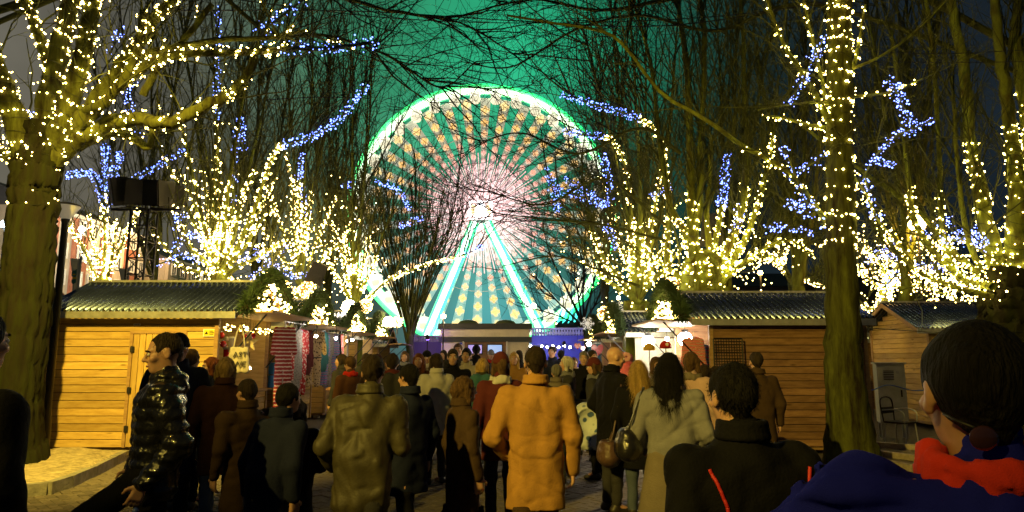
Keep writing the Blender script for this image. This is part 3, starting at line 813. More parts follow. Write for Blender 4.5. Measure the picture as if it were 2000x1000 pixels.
def snowflake(u, v, Y, r, label):
    p = W(u, v, Y); t = empty('snowflake', (p[0], p[1], 2.4), label, 'snowflake', 'snowflakes on posts right of the kiosk')
    MB().tube([(p[0] + .08, p[1] + .02, 2.4), p], .015, 6).build('post', M['steel'], t)
    mb = MB()
    for k in range(12):
        a = 2 * PI * k / 12; d = np.array((math.cos(a), 0, math.sin(a))); n = np.array((-d[2], 0, d[0])); rr = r * (1 if k % 2 == 0 else .7)
        mb.bar(p, p + d * rr, .022)
        if k % 2 == 0:
            for q in (.5, .75):
                for s in (-1, 1): mb.bar(p + d * rr * q, p + d * rr * (q + .18) + n * s * rr * .22, .016)
    mb.build('crystal', ice, t)
snowflake(1205, 605, 19.5, .28, 'larger white snowflake, on a post by the second right hut')
snowflake(1147, 632, 23, .24, 'smaller white snowflake, on a post by the farthest right hut')

# ------------------------------------------------------------------ lamps and goods of the stalls
def stall_lamp(loc, r, m, label):
    loc = np.array(loc, float); t = empty('stall_lamp', tuple(loc), label, 'lamp')
    MB().tube([loc + (0, 0, r * .8), loc + (0, 0, .3)], .008, 5).build('cord', M['cable'], t)
    MB().lathe(loc, [(r * .45, r * .7), (r * .5, r * 1.3), (0, r * 1.4)], 10).build('socket', M['dark_metal'], t)
    MB().ball(loc, r, 12, 8).build('bulb', m, t, True)
sl_w = lamp('stall_white', (1, .86, .66), 190); sl_c = lamp('stall_cool', (.62, .85, 1), 130)
stall_lamp(W(1266, 668, 15.6), .15, sl_w, 'left of the two glaring bulbs in the front right stall')
stall_lamp(W(1338, 662, 13.6), .14, sl_w, 'right of the two glaring bulbs in the front right stall')
stall_lamp((4.6, 19, 2.05), .07, sl_w, 'bulb inside the second right hut')
stall_lamp(W(1150, 672, 25), .08, sl_w, 'bulb in the farthest right hut')
stall_lamp(W(486, 719, 13.0), .035, sl_w, 'small glaring bulb below the star')
stall_lamp((-6.3, 16.5, 2.05), .1, sl_c, 'cold lamp inside the clothing stall')
stall_lamp((-4.25, 14.9, 2.12), .035, sl_w, 'small bulb over the start of the clothes rail')
stall_lamp((-4.25, 16.6, 2.12), .035, sl_w, 'small bulb over the middle of the clothes rail')
stall_lamp((-4.25, 18.3, 2.12), .035, sl_w, 'small bulb over the end of the clothes rail')
stall_lamp((3.7, 16.4, 2.1), .05, sl_w, 'bulb before the added white sheet between the two right huts')
stall_lamp((-6.0, 20.5, 2.0), .08, sl_w, 'bulb inside the third left hut')
stall_lamp(W(668, 668, 20), .03, sl_w, 'bulb at the left end of the third shutter')
stall_lamp(W(678, 666, 21.2), .03, sl_w, 'bulb at the right end of the third shutter')
stall_lamp((-5.7, 24.5, 2.0), .07, sl_w, 'bulb inside the fourth left hut')
stall_lamp((-6.0, 13.4, 2.0), .035, M['warm_lamp'], 'dim warm bulb inside the board door hut')
# backdrops inside
t = tag(MB().box((-7.6, 15.5, .2), (-7.55, 17.8, 2.2)).build('backdrop', mat('pale_blue_tarp', (.55, .72, .8), .6, noise=(3, .2))), 'pale blue tarpaulin hung inside the clothing stall', 'tarpaulin')
t = tag(MB().box((5.6, 12.2, .2), (5.65, 14.5, 2.1)).build('backdrop', mat('white_tarp', (.8, .78, .74), .6, noise=(3, .1))), 'white tarpaulin hung inside the front right stall', 'tarpaulin')
t = tag(MB().box((3.15, 17.6, .1), (5.0, 17.64, 2.15)).build('tarpaulin', mat('white_sheet', (.8, .78, .74), .6, noise=(3, .1))), 'white sheet added to brighten the gap between the two right huts', 'tarpaulin')  # added bright backing that catches the stall bulbs in the dark gap
bt = mat('blue_crate', (.03, .22, .65), .4)
for i in range(2):
    z = 1.03 + i * .27
    p = np.array((-5.35, 14.95 + i * .1, z)); t = empty('crate', tuple(p), ('lower', 'upper')[i] + ' blue plastic crate at the end of the clothes rail', 'crate')
    MB().box(p + (-.3, -.2, 0), p + (.3, .2, .24)).build('box', bt, t); MB().box(p + (-.32, -.22, .2), p + (.32, .22, .25)).build('rim', bt, t)
# ------------------------------------------------------------------ trees
class Tree:
    def __init__(s, base, label, cat='tree', bark='bark'):
        s.base = np.array(base, float); s.root = empty('tree', s.base, label, cat); s.bark = M[bark]; s.limbs = []; s.n = 0
        s.tw = []; s.tr = []; s.lit = []
    def limb(s, pts, r0, r1, lights=(), name='limb', m=None, k=9, wob=.02, pix=True, bark=None, keep=True):
        """pts: (u, v, Y) rows on the photograph's rays, or world points"""
        P = np.array([W(*p) for p in pts]) if pix else np.array(pts, float)
        m = m or max(8, 4 * len(P))
        S = spline(P, m); L = np.linalg.norm(np.diff(S, axis=0), axis=1).sum()
        x = np.linspace(0, 1, m)
        rad = r0 + (r1 - r0) * x ** .8
        S[1:-1] += rng.normal(size=(m - 2, 3)) * wob * np.minimum(1, rad[1:-1, None] * 6)
        if name == 'trunk': rad = rad * (1 + .6 * np.exp(-x * 9))
        V, Q = tubes(S[None], rad[None], k)
        if name == 'trunk' and r0 > .25:
            th = np.arange(k) * 2 * PI / k; zz = S[:, 2][:, None]
            e = .10 * np.abs(np.sin(th * 9 + 1.3 * np.sin(zz * 1.7) + .5 * np.sin(zz * 5 + th * 2))) + .03 * np.sin(th * 13 + 2 * np.sin(zz * 2.3)) + .04 * np.sin(th * 3 + zz)
            V = (S[:, None] + (V.reshape(m, k, 3) - S[:, None]) * (1 + e[:, :, None])).reshape(-1, 3)
        if r0 > .06:
            V = V + rng.normal(size=V.shape) * r0 * (.03 if k > 30 else .045)
        if name: put(name, np_mesh(name, V - s.base, [Q], True), bark or s.bark, s.root)
        if keep: s.limbs.append((S, rad, L))
        for (a, b, c, dens, *o) in lights: s.lit.append((S, rad, L, a, b, c, dens, o[0] if o else .0))
        return S
    def shoots(s, src, n, length, r, up=.4, out=.8, S=6, jit=.16, t0=.25, side=None, fwd=.5):
        """thin shoots started along the given polylines; returns their paths"""
        lens = np.array([np.linalg.norm(np.diff(p, axis=0), axis=1).sum() for p in src])
        pick = rng.choice(len(src), n, p=lens / lens.sum())
        st = np.empty((n, 3)); tg = np.empty((n, 3))
        for i, q in enumerate(pick):
            p = src[q]; x = (t0 + (1 - t0) * rng.random()) * (len(p) - 1); j = min(int(x), len(p) - 2)
            st[i] = p[j] + (p[j + 1] - p[j]) * (x - j); tg[i] = p[j + 1] - p[j]
        tg /= np.linalg.norm(tg, axis=1, keepdims=True) + 1e-9
        d = rng.normal(size=(n, 3)); d /= np.linalg.norm(d, axis=1, keepdims=True)
        d = tg * fwd + d * out + np.array((0, 0, up))
        if side is not None: d += np.array(side)
        d /= np.linalg.norm(d, axis=1, keepdims=True)
        LL = length * (.45 + .75 * rng.random(n))
        step = (LL / (S - 1))[:, None]
        P = np.empty((n, S, 3)); P[:, 0] = st
        for k in range(1, S):
            d = d + rng.normal(size=(n, 3)) * jit + np.array((0, 0, up * .12))
            d /= np.linalg.norm(d, axis=1, keepdims=True)
            P[:, k] = P[:, k - 1] + d * step
        rr = r * (.6 + .6 * rng.random(n))[:, None] * np.linspace(1, .3, S)[None]
        s.tw.append(P); s.tr.append(rr)
        return list(P)
    def finish(s, twig='twig'):
        V_, Q_, n0 = [], [], 0
        for P, r in zip(s.tw, s.tr):
            V, Q = tubes(P, r, 3); V_.append(V - s.base); Q_.append(Q + n0); n0 += len(V)
        if V_: put('twigs', np_mesh('twigs', np.concatenate(V_), [np.concatenate(Q_)], True), M[twig], s.root, kind='stuff')
    def lights(s, label, size=.022, cable=True, warm='warm', extra=(), base=None):
        """fairy lights wound round the lit stretches: one cable, warm bulbs, blue bulbs"""
        pos = {'w': [], 'b': []}; cab = MB()
        for (S, rad, L, a, b, c, dens, loose) in s.lit:
            n = max(3, int(L * (b - a) * dens))
            t = np.sort(a + (b - a) * rng.random(n)) * (len(S) - 1)
            i = np.minimum(t.astype(int), len(S) - 2); f = (t - i)[:, None]
            p = S[i] * (1 - f) + S[i + 1] * f; r = rad[i] * (1 - f[:, 0]) + rad[i + 1] * f[:, 0]
            T = S[i + 1] - S[i]; T /= np.linalg.norm(T, axis=1, keepdims=True) + 1e-9
            ref = np.where(np.abs(T[:, 2:3]) < .8, np.array((0, 0, 1.)), np.array((1., 0, 0)))
            nn = np.cross(T, ref); nn /= np.linalg.norm(nn, axis=1, keepdims=True) + 1e-9; bb = np.cross(nn, T)
            th = t / (len(S) - 1) * L / .22 * 2 * PI + rng.normal(size=n) * .5 if loose < .05 else rng.random(n) * 2 * PI
            rr = r * 1.04 + .018 + loose * rng.random(n)
            q = p + nn * (np.cos(th) * rr)[:, None] + bb * (np.sin(th) * rr)[:, None] + rng.normal(size=(n, 3)) * .012
            pos[c].append(q)
            if cable:
                turns = int(L * (b - a) / .25) + 1; mm = turns * 9 + 2
                x = np.linspace(a, b, mm) * (len(S) - 1); i = np.minimum(x.astype(int), len(S) - 2); f = (x - i)[:, None]
                p = S[i] * (1 - f) + S[i + 1] * f; r = rad[i] * (1 - f[:, 0]) + rad[i + 1] * f[:, 0]
                T = S[i + 1] - S[i]; T /= np.linalg.norm(T, axis=1, keepdims=True) + 1e-9
                ref = np.where(np.abs(T[:, 2:3]) < .8, np.array((0, 0, 1.)), np.array((1., 0, 0)))
                nn = np.cross(T, ref); nn /= np.linalg.norm(nn, axis=1, keepdims=True) + 1e-9; bb = np.cross(nn, T)
                th = x / (len(S) - 1) * L / .25 * 2 * PI
                rr = r * 1.05 + .008
                cab.tube(p + nn * (np.cos(th) * rr)[:, None] + bb * (np.sin(th) * rr)[:, None], .005, 3, cap=False)
        for c, e in extra: pos[c].append(e)
        base = s.base if base is None else base
        for c, m_, w_ in (('w', warm, 'warm white'), ('b', 'blue', 'blue')):
            if not pos[c]: continue
            f = empty('fairy_lights', base, w_ + ' fairy lights ' + label, 'fairy lights')
            P = np.concatenate(pos[c])
            put('bulbs', bulbs_mesh(P - np.array(base), size * (.82 if c == 'b' else .82) * (.62 + .85 * rng.random(len(P)) ** 3)), M[m_], f, kind='stuff')
            if c == 'w' and cab.n: cab.build('cable', M['cable'], f, kind='stuff')
def paths(t, lo=0): return [l[0] for l in t.limbs[lo:]]
def on_twigs(src, n, t0=0., t1=1.):
    out = np.empty((n, 3))
    for i in range(n):
        p = src[rng.integers(len(src))]; x = (t0 + (t1 - t0) * rng.random()) * (len(p) - 1); j = min(int(x), len(p) - 2)
        out[i] = p[j] + (p[j + 1] - p[j]) * (x - j)
    return out + rng.normal(size=(n, 3)) * .02

# --- T1: the big old tree at the left edge
Y = 10.5
t = Tree(G(14, 917), 'thick old tree at the left edge, its lit boughs over the yellow hut', bark='bark_old')
g = G(14, 917); 
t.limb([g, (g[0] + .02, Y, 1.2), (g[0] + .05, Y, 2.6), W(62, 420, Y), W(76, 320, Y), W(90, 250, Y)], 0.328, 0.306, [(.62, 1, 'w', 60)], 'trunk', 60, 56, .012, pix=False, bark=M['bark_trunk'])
t.limb([(70, 350, Y), (25, 215, Y - .3), (-20, 100, Y - .5), (-60, -10, Y - .8)], 0.213, 0.119, [(0, 1, 'w', 67)])
t.limb([(85, 310, Y), (98, 190, Y), (118, 90, Y + .2), (140, 0, Y + .3), (150, -60, Y + .3)], 0.205, 0.102, [(0, 1, 'w', 64)])
t.limb([(95, 300, Y), (140, 190, Y - .4), (165, 90, Y - .5), (178, 10, Y - .5), (185, -60, Y - .5)], 0.164, 0.102, [(0, 1, 'w', 73)])
t.limb([(100, 300, Y), (170, 220, Y - .3), (235, 135, Y - .4), (290, 55, Y - .6), (350, -20, Y - .7)], 0.164, 0.076, [(0, 1, 'w', 54)])
t.limb([(105, 315, Y), (165, 265, Y - .1), (250, 232, Y - .2), (325, 240, Y - .4), (425, 197, Y - .5), (465, 170, Y - .5), (500, 110, Y - .6)], 0.156, 0.060, [(0, .9, 'w', 41)], m=40, wob=.03)
t.limb([(190, 190, Y - .3), (240, 165, Y - .6), (300, 118, Y - .8), (370, 106, Y - .9), (480, 102, Y - 1), (560, 95, Y - 1), (640, 94, Y - 1), (738, 82, Y - 1)], 0.090, 0.021, [(.15, .72, 'w', 48, .04), (.68, 1, 'b', 55, .08)], m=40)
t.limb([(255, 112, Y - .6), (330, 95, Y - .7), (430, 78, Y - .9), (520, 74, Y - .9), (600, 60, Y - 1)], 0.070, 0.025)
t.limb([(280, 186, Y - .5), (312, 128, Y - .6), (350, 88, Y - .7), (415, 8, Y - .8)], 0.061, 0.043)
t.limb([(150, 285, Y), (215, 258, Y + .3), (255, 266, Y + .3), (288, 288, Y + .3), (300, 250, Y + .4), (312, 225, Y + .4)], 0.107, 0.043, [(0, .5, 'w', 38)])
t.limb([(150, 215, Y - .2), (200, 205, Y - .6), (245, 150, Y - .8), (270, 90, Y - .8), (280, 20, Y - .8)], 0.082, 0.051, [(.1, 1, 'w', 38)])
t.limb([(100, 240, Y), (102, 150, Y + .5), (70, 60, Y + .6), (40, -20, Y + .6)], 0.115, 0.068, [(0, 1, 'w', 64)])
t.limb([(60, 330, Y), (10, 300, Y + .4), (-50, 270, Y + .4)], 0.123, 0.076, [(0, 1, 'w', 67)])
t.limb([(262, 150, Y), (245, 165, Y + .2), (252, 205, Y + .2), (262, 235, Y + .3), (278, 262, Y + .3)], 0.016, 0.013, [(0, 1, 'b', 60, .08)], k=5)
t.limb([(215, 105, Y), (228, 75, Y + .3), (236, 50, Y + .3)], 0.016, 0.013, [(0, 1, 'b', 40, .07)], k=5)
t.limb([(30, 245, Y), (45, 235, Y + .4), (62, 222, Y + .4)], 0.016, 0.013, [(0, 1, 'b', 40, .08)], k=5)
t.limb([(485, 140, Y - .6), (510, 65, Y - .7), (540, 40, Y - .7), (598, -5, Y - .8)], 0.025, 0.017, [(.2, 1, 'b', 60, .07)], k=5)
a = t.shoots(paths(t, 1), 90, 1.6, .022, .35, .7)
b = t.shoots(a, 285, .8, .009, .25, .8)
t.shoots(b, 408, .4, .005, .2, .9, S=4)
ex = on_twigs(a[:50], 150, .0, .6)
t.finish(); t.lights('wound round the boughs of the big left tree', .0145, extra=[('w', ex)])

# --- upright lime-like trees: fans of stems
def fan(t, u, v, Y, stems, lit_to=.45, r=.09, dens=44, k=7):
    """stems: list of (u1, v1, u2, v2, lit 0..1, colour at the tip)"""
    for (u1, v1, u2, v2, lt, tip) in stems:
        dy = random.uniform(-1.2, 1.2)
        pts = [(u + random.uniform(-6, 6), v, Y), (u + (u1 - u) * .45, v + (v1 - v) * .5, Y + dy * .4), (u1, v1, Y + dy), ((u1 + u2) / 2 + random.uniform(-8, 8), (v1 + v2) / 2, Y + dy * 1.3), (u2, v2, Y + dy * 1.6)]
        li = []
        if lt: li.append((random.uniform(.1, .3), lt, 'w', dens * .8, .02))
        if lt and tip: li.append((lt, min(1, lt + tip), 'b', dens * 1.1, .06))
        t.limb(pts, r * random.uniform(.7, 1.15), .02, li, m=18, k=k)
# T2
Y = 18
t = Tree((*W(430, 560, Y)[:2], 0), 'many stemmed lime tree behind the ridge of the yellow hut, its base thick with lights')
t.limb([(*t.base[:2], 0), W(430, 640, Y), W(430, 560, Y), W(432, 520, Y)], .3, .24, [(.5, 1, 'w', 75, .05)], 'trunk', 14, 12, pix=False)
fan(t, 430, 545, Y, [(405, 400, 345, -20, .6, 0), (395, 430, 300, 60, .75, 0), (420, 380, 408, -40, .6, 0), (430, 400, 428, 15, .72, .3), (445, 380, 520, -40, .55, 0), (470, 400, 560, -30, .5, 0), (380, 440, 290, 250, .85, 0), (455, 420, 480, 150, .55, .3),
    (370, 480, 310, 350, .9, .0), (490, 440, 560, 285, .8, 0), (350, 520, 290, 440, .9, 0), (400, 460, 350, 330, 1, 0), (460, 450, 500, 330, 1, 0), (480, 480, 540, 400, 1, 0), (420, 420, 385, 200, .5, 0), (440, 420, 470, 60, .5, 0), (505, 500, 560, 470, 1, 0)], r=.085)
t.limb([(440, 540, Y), (500, 400, Y - .5), (525, 330, Y - 1), (548, 285, Y - 1.2), (600, 270, Y - 1.4), (660, 235, Y - 1.5), (717, 165, Y - 1.6)], .07, .02, [(0, .52, 'w', 50, .04), (.52, 1, 'b', 60, .08)], m=30, k=6)
for pts in ([(475, 300), (474, 260), (470, 228)], [(330, 500), (370, 460), (400, 470)], [(345, 470), (345, 430), (365, 420)], [(465, 520), (500, 490), (530, 515)], [(300, 520), (360, 500), (395, 512)], [(480, 560), (510, 530), (560, 520)]):
    t.limb([(u, v, Y - .6) for u, v in pts], .02, .012, [(0, 1, 'b', 42, .08)], k=5)
a = t.shoots(paths(t, 1), 260, 2.6, .028, .75, .45)
b = t.shoots(a, 367, 1.4, .013, .3, .85)
t.shoots(b, 612, .7, .007, .15, 1.0, S=4)
ex = np.concatenate([W(430 + 62 * rng.normal(), 490 + 52 * rng.normal(), Y + rng.normal() * .5)[None] for _ in range(150)])
t.finish(); t.lights('on the many stemmed lime behind the yellow hut', 0.0224, extra=[('w', ex)], warm='warm_far', cable=False)
# T3
Y = 22
t = Tree((*W(200, 560, Y)[:2], 0), 'small tree left of the truss tower, warm below and blue on top')
t.limb([(*t.base[:2], 0), W(200, 600, Y), W(198, 540, Y)], .24, .18, [(.6, 1, 'w', 62, .05)], 'trunk', 10, 10, pix=False)
for pts, li in (([(200, 560), (205, 470), (203, 400), (208, 330), (205, 280)], [(0, .58, 'w', 55, .1), (.58, 1, 'b', 60, .11)]), ([(204, 400), (185, 345), (160, 338), (128, 345)], [(0, 1, 'b', 60, .09)]), ([(206, 405), (250, 360), (310, 322), (365, 292)], [(0, 1, 'b', 50, .09)]),
                ([(190, 550), (165, 490), (135, 440), (110, 400)], [(0, .9, 'w', 42, .06)]), ([(205, 550), (232, 490), (262, 425), (275, 400)], [(0, .9, 'w', 42, .06)]), ([(208, 380), (225, 340), (235, 295)], [(0, 1, 'b', 60, .11)]), ([(195, 520), (180, 470), (175, 420)], [(0, 1, 'w', 50, .08)]), ([(210, 540), (222, 480), (225, 430)], [(0, 1, 'w', 50, .08)])):
    t.limb([(u, v, Y + random.uniform(-.5, .5)) for u, v in pts], .06, .02, li, k=6)
a = t.shoots(paths(t, 1), 120, 2.0, .02, .5, .6); b = t.shoots(a, 272, 1.0, .009, .35, .7)
t.finish(); t.lights('on the small tree left of the truss tower', 0.0258, warm='warm_far', cable=False)
# T4
Y = 22
t = Tree((*W(592, 575, Y)[:2], 0), 'lit tree behind the clothing stall, left of the bushy unlit one')
t.limb([(*t.base[:2], 0), W(592, 620, Y), W(590, 560, Y)], .26, .2, [(.6, 1, 'w', 50, .05)], 'trunk', 10, 10, pix=False)
fan(t, 590, 560, Y, [(572, 440, 555, 290, .98, 0), (585, 430, 590, 300, .8, .2), (600, 430, 640, 240, .6, 0), (560, 470, 520, 330, .9, 0), (620, 470, 660, 380, .98, 0), (605, 400, 660, 60, .55, 0), (580, 380, 560, 40, .55, 0), (595, 350, 610, 20, .4, 0), (635, 500, 690, 440, .95, 0), (548, 500, 500, 430, .95, 0)], r=.07, dens=50)
for pts in ([(582, 340), (592, 380), (603, 420)], [(540, 520), (580, 540), (610, 530)], [(560, 475), (540, 500), (500, 508)]): t.limb([(u, v, Y - .6) for u, v in pts], .02, .012, [(0, 1, 'b', 40, .09)], k=5)
a = t.shoots(paths(t, 1), 200, 2.6, .026, .75, .45); b = t.shoots(a, 326, 1.3, .012, .3, .85); t.shoots(b, 489, .7, .007, .15, 1.0, S=4)
ex = np.concatenate([W(590 + 45 * rng.normal(), 500 + 55 * rng.normal(), Y + rng.normal() * .5)[None] for _ in range(160)])
t.finish(); t.lights('on the tree behind the clothing stall', 0.0258, extra=[('w', ex)], warm='warm_far', cable=False)
# T5
Y = 24
t = Tree((*W(692, 610, Y)[:2], 0), 'tree with smooth upright stems behind the third left hut')
t.limb([(*t.base[:2], 0), W(692, 640, Y), W(692, 590, Y)], .32, .26, [], 'trunk', 10, 10, pix=False)
fan(t, 692, 600, Y, [(678, 480, 655, 250, .5, 0), (690, 470, 690, 120, .35, 0), (700, 480, 720, 160, .3, 0), (668, 500, 630, 330, .7, 0), (715, 500, 760, 330, .5, 0), (650, 530, 610, 430, .95, 0), (730, 520, 770, 400, .6, 0), (685, 440, 670, 60, .3, 0), (705, 430, 730, 60, .3, 0), (680, 520, 660, 430, .95, 0), (706, 520, 722, 440, .95, 0)], r=.085, dens=50)
t.limb([(700, 605, Y), (755, 550, Y - .6), (830, 518, Y - .8), (900, 500, Y - 1), (945, 480, Y - 1)], .05, .015, [(.0, .78, 'w', 42, .05), (.78, 1, 'b', 40, .07)], m=24, k=5)
for pts in ([(730, 352), (762, 362), (785, 380), (803, 410)], [(780, 442), (805, 432), (830, 425)], [(662, 360), (680, 362), (694, 355)]): t.limb([(u, v, Y - .6) for u, v in pts], .02, .012, [(0, 1, 'b', 44, .09)], k=5)
a = t.shoots(paths(t, 1), 220, 3.0, .03, .8, .45); b = t.shoots(a, 408, 1.6, .014, .3, .85); t.shoots(b, 652, .8, .008, .15, 1.0, S=4)
ex = np.concatenate([W(685 + 40 * rng.normal(), 510 + 55 * rng.normal(), Y + rng.normal() * .5)[None] for _ in range(170)])
t.finish(); t.lights('on the tree behind the third left hut', 0.0275, extra=[('w', ex)], warm='warm_far', cable=False)
# T6 dark bushy
Y = 30
t = Tree((*W(800, 630, Y)[:2], 0), 'dark bushy many stemmed tree left of the wheel, without lights', bark='twig')
t.limb([(*t.base[:2], 0), W(800, 690, Y), W(800, 655, Y)], .2, .16, [], 'trunk', 10, 10, pix=False)
fan(t, 800, 668, Y, [(800 + dx * .62, 500, 800 + dx, 470 - abs(dx) * .2 - h, 0, 0) for dx, h in zip(np.linspace(-105, 115, 22), rng.random(22) * 200)], r=.05, k=5)
a = t.shoots(paths(t, 1), 380, 3.2, .02, .9, .45); b = t.shoots(a, 476, 1.8, .014, .3, .85); t.shoots(b, 612, .9, .009, .15, 1.0, S=4)
t.finish()
# T7 small dark tree at the right foot of the wheel
Y = 36
t = Tree((*W(1140, 650, Y)[:2], 0), 'small bare tree between the wheel leg and the blue wall', bark='twig_dark')
t.limb([(*t.base[:2], 0), W(1142, 680, Y), W(1138, 632, Y)], .2, .16, [], 'trunk', 10, 8, pix=False)
fan(t, 1138, 640, Y, [(1090, 590, 1030, 520, 0, 0), (1105, 560, 1060, 440, 0, 0), (1125, 550, 1100, 400, 0, 0), (1140, 540, 1150, 380, 0, 0), (1160, 550, 1190, 420, 0, 0), (1085, 615, 1010, 590, 0, 0), (1165, 590, 1210, 500, 0, 0)], r=.09, k=5)
a = t.shoots(paths(t, 1), 160, 2.6, .03, .35, .7); b = t.shoots(a, 476, 1.3, .015, .3, .8); t.shoots(b, 612, .7, .01, .2, .8, S=4)
t.finish('twig_dark')
# T8 big multi-stemmed tree right of the wheel
Y = 19.5
t = Tree((*W(1245, 600, Y)[:2], 0), 'mossy many stemmed tree above the second right hut, lights up its stems')
t.limb([(*t.base[:2], 0), W(1245, 650, Y), W(1245, 590, Y)], .42, .36, [], 'trunk', 10, 12, pix=False)
fan(t, 1245, 590, Y, [(1225, 420, 1140, 60, .45, 0), (1240, 400, 1190, -40, .45, 0), (1262, 400, 1260, -40, .45, 0), (1230, 440, 1170, 250, .7, .0), (1290, 420, 1330, -40, .3, 0), (1210, 470, 1165, 330, .95, 0), (1190, 520, 1150, 440, .95, 0), (1275, 430, 1300, 300, .95, 0), (1300, 480, 1330, 380, .9, 0), (1250, 380, 1225, -40, .25, 0), (1220, 500, 1190, 420, 1, 0), (1180, 545, 1125, 505, .95, 0),
    (1260, 480, 1265, 380, 1, 0), (1235, 500, 1225, 400, 1, 0), (1320, 500, 1370, 430, .9, 0), (1205, 540, 1160, 500, 1, 0)], r=.105, dens=50)
t.limb([(1300, 540, Y), (1306, 430, Y - 1), (1300, 330, Y - 1.2), (1282, 258, Y - 1.4), (1235, 226, Y - 1.5), (1165, 206, Y - 1.6), (1095, 184, Y - 1.7)], .10, .02, [(0, .63, 'w', 37, .03), (.63, 1, 'b', 66, .07)], m=34, k=7)
t.limb([(1235, 450, Y), (1222, 330, Y - .6), (1200, 280, Y - .8), (1180, 268, Y - .8), (1135, 262, Y - .8), (1100, 256, Y - .9)], .06, .02, [(0, .6, 'w', 42, .03), (.6, 1, 'b', 55, .07)], m=24, k=6)
for pts in ([(1062, 325), (1085, 365), (1120, 380), (1165, 400), (1190, 395)], [(1100, 345), (1140, 372), (1180, 400)], [(1178, 300), (1185, 330), (1192, 365), (1195, 395)], [(1090, 415), (1085, 385), (1070, 340)], [(1180, 440), (1195, 460), (1200, 490)], [(1270, 385), (1300, 368), (1312, 360)]):
    t.limb([(u, v, Y - 1) for u, v in pts], .022, .012, [(0, 1, 'b', 60, .09)], k=5)
a = t.shoots(paths(t, 1), 330, 2.8, .03, .75, .45, side=(-.12, 0, 0)); b = t.shoots(a, 530, 1.6, .013, .3, .85); t.shoots(b, 816, .8, .007, .15, 1.0, S=4)
c = t.shoots(paths(t, 1)[:8], 60, 3.4, .03, .1, .5, side=(-.9, -.2, 0)); d_ = t.shoots(c, 420, 1.5, .012, .2, .7); t.shoots(d_, 700, .7, .007, .2, .8, S=4)
ex = np.concatenate([W(1235 + 68 * rng.normal(), 515 + 48 * rng.normal(), Y + rng.normal() * .6)[None] for _ in range(200)])
t.finish(); t.lights('on the tree above the second right hut', 0.0224, extra=[('w', ex)], warm='warm_far', cable=False)
# T9 stout tree over the brown hut
Y = 15.5
t = Tree((*W(1372, 580, Y)[:2], 0), 'stout mossy tree behind the brown hut, four lit stems')
t.limb([(*t.base[:2], 0), W(1372, 640, Y), W(1372, 540, Y), W(1374, 520, Y)], .46, .4, [(.3, 1, 'w', 50)], 'trunk', 12, 14, pix=False)
for pts, r0, li in (([(1368, 560), (1352, 440), (1348, 300), (1340, 120), (1318, -30)], .15, [(0, .36, 'w', 37)]), ([(1372, 550), (1352, 480), (1365, 400), (1372, 250), (1375, 60), (1360, -40)], .13, []), ([(1390, 560), (1432, 460), (1455, 360), (1455, 180), (1445, -30)], .14, [(0, .5, 'w', 42)]),
                    ([(1395, 560), (1455, 470), (1485, 380), (1505, 300), (1512, 250)], .10, [(0, .95, 'w', 42)]), ([(1385, 540), (1405, 430), (1412, 380), (1420, 298)], .08, [(0, .5, 'w', 50), (.5, 1, 'b', 120, .07)]), ([(1360, 540), (1340, 460), (1310, 400), (1290, 300), (1270, 120), (1230, -20)], .1, [(0, .3, 'w', 42)]),
                    ([(1400, 560), (1470, 500), (1540, 470), (1590, 500)], .07, [(.1, 1, 'w', 30, .04)]), ([(1390, 520), (1380, 430), (1387, 350), (1386, 300)], .09, []), ([(1355, 570), (1300, 520), (1250, 505)], .09, [(0, 1, 'w', 42, .05)]), ([(1425, 460), (1445, 425), (1440, 400)], .03, [(0, 1, 'b', 40, .07)]), ([(1395, 560), (1445, 520), (1500, 500), (1530, 520)], .06, [(0, 1, 'w', 37, .06)])):
    t.limb([(u, v, Y + random.uniform(-.5, .5)) for u, v in pts], r0, max(.02, r0 * .3), li, m=26, k=9)
a = t.shoots(paths(t, 1), 240, 2.4, .026, .6, .5); b = t.shoots(a, 680, 1.3, .012, .45, .65); t.shoots(b, 693, .7, .007, .15, 1.0, S=4)
ex = np.concatenate([W(1385 + 70 * rng.normal(), 520 + 34 * rng.normal(), Y + rng.normal() * .5)[None] for _ in range(240)])
t.finish(); t.lights('on the stout tree behind the brown hut', 0.0198, extra=[('w', ex)])
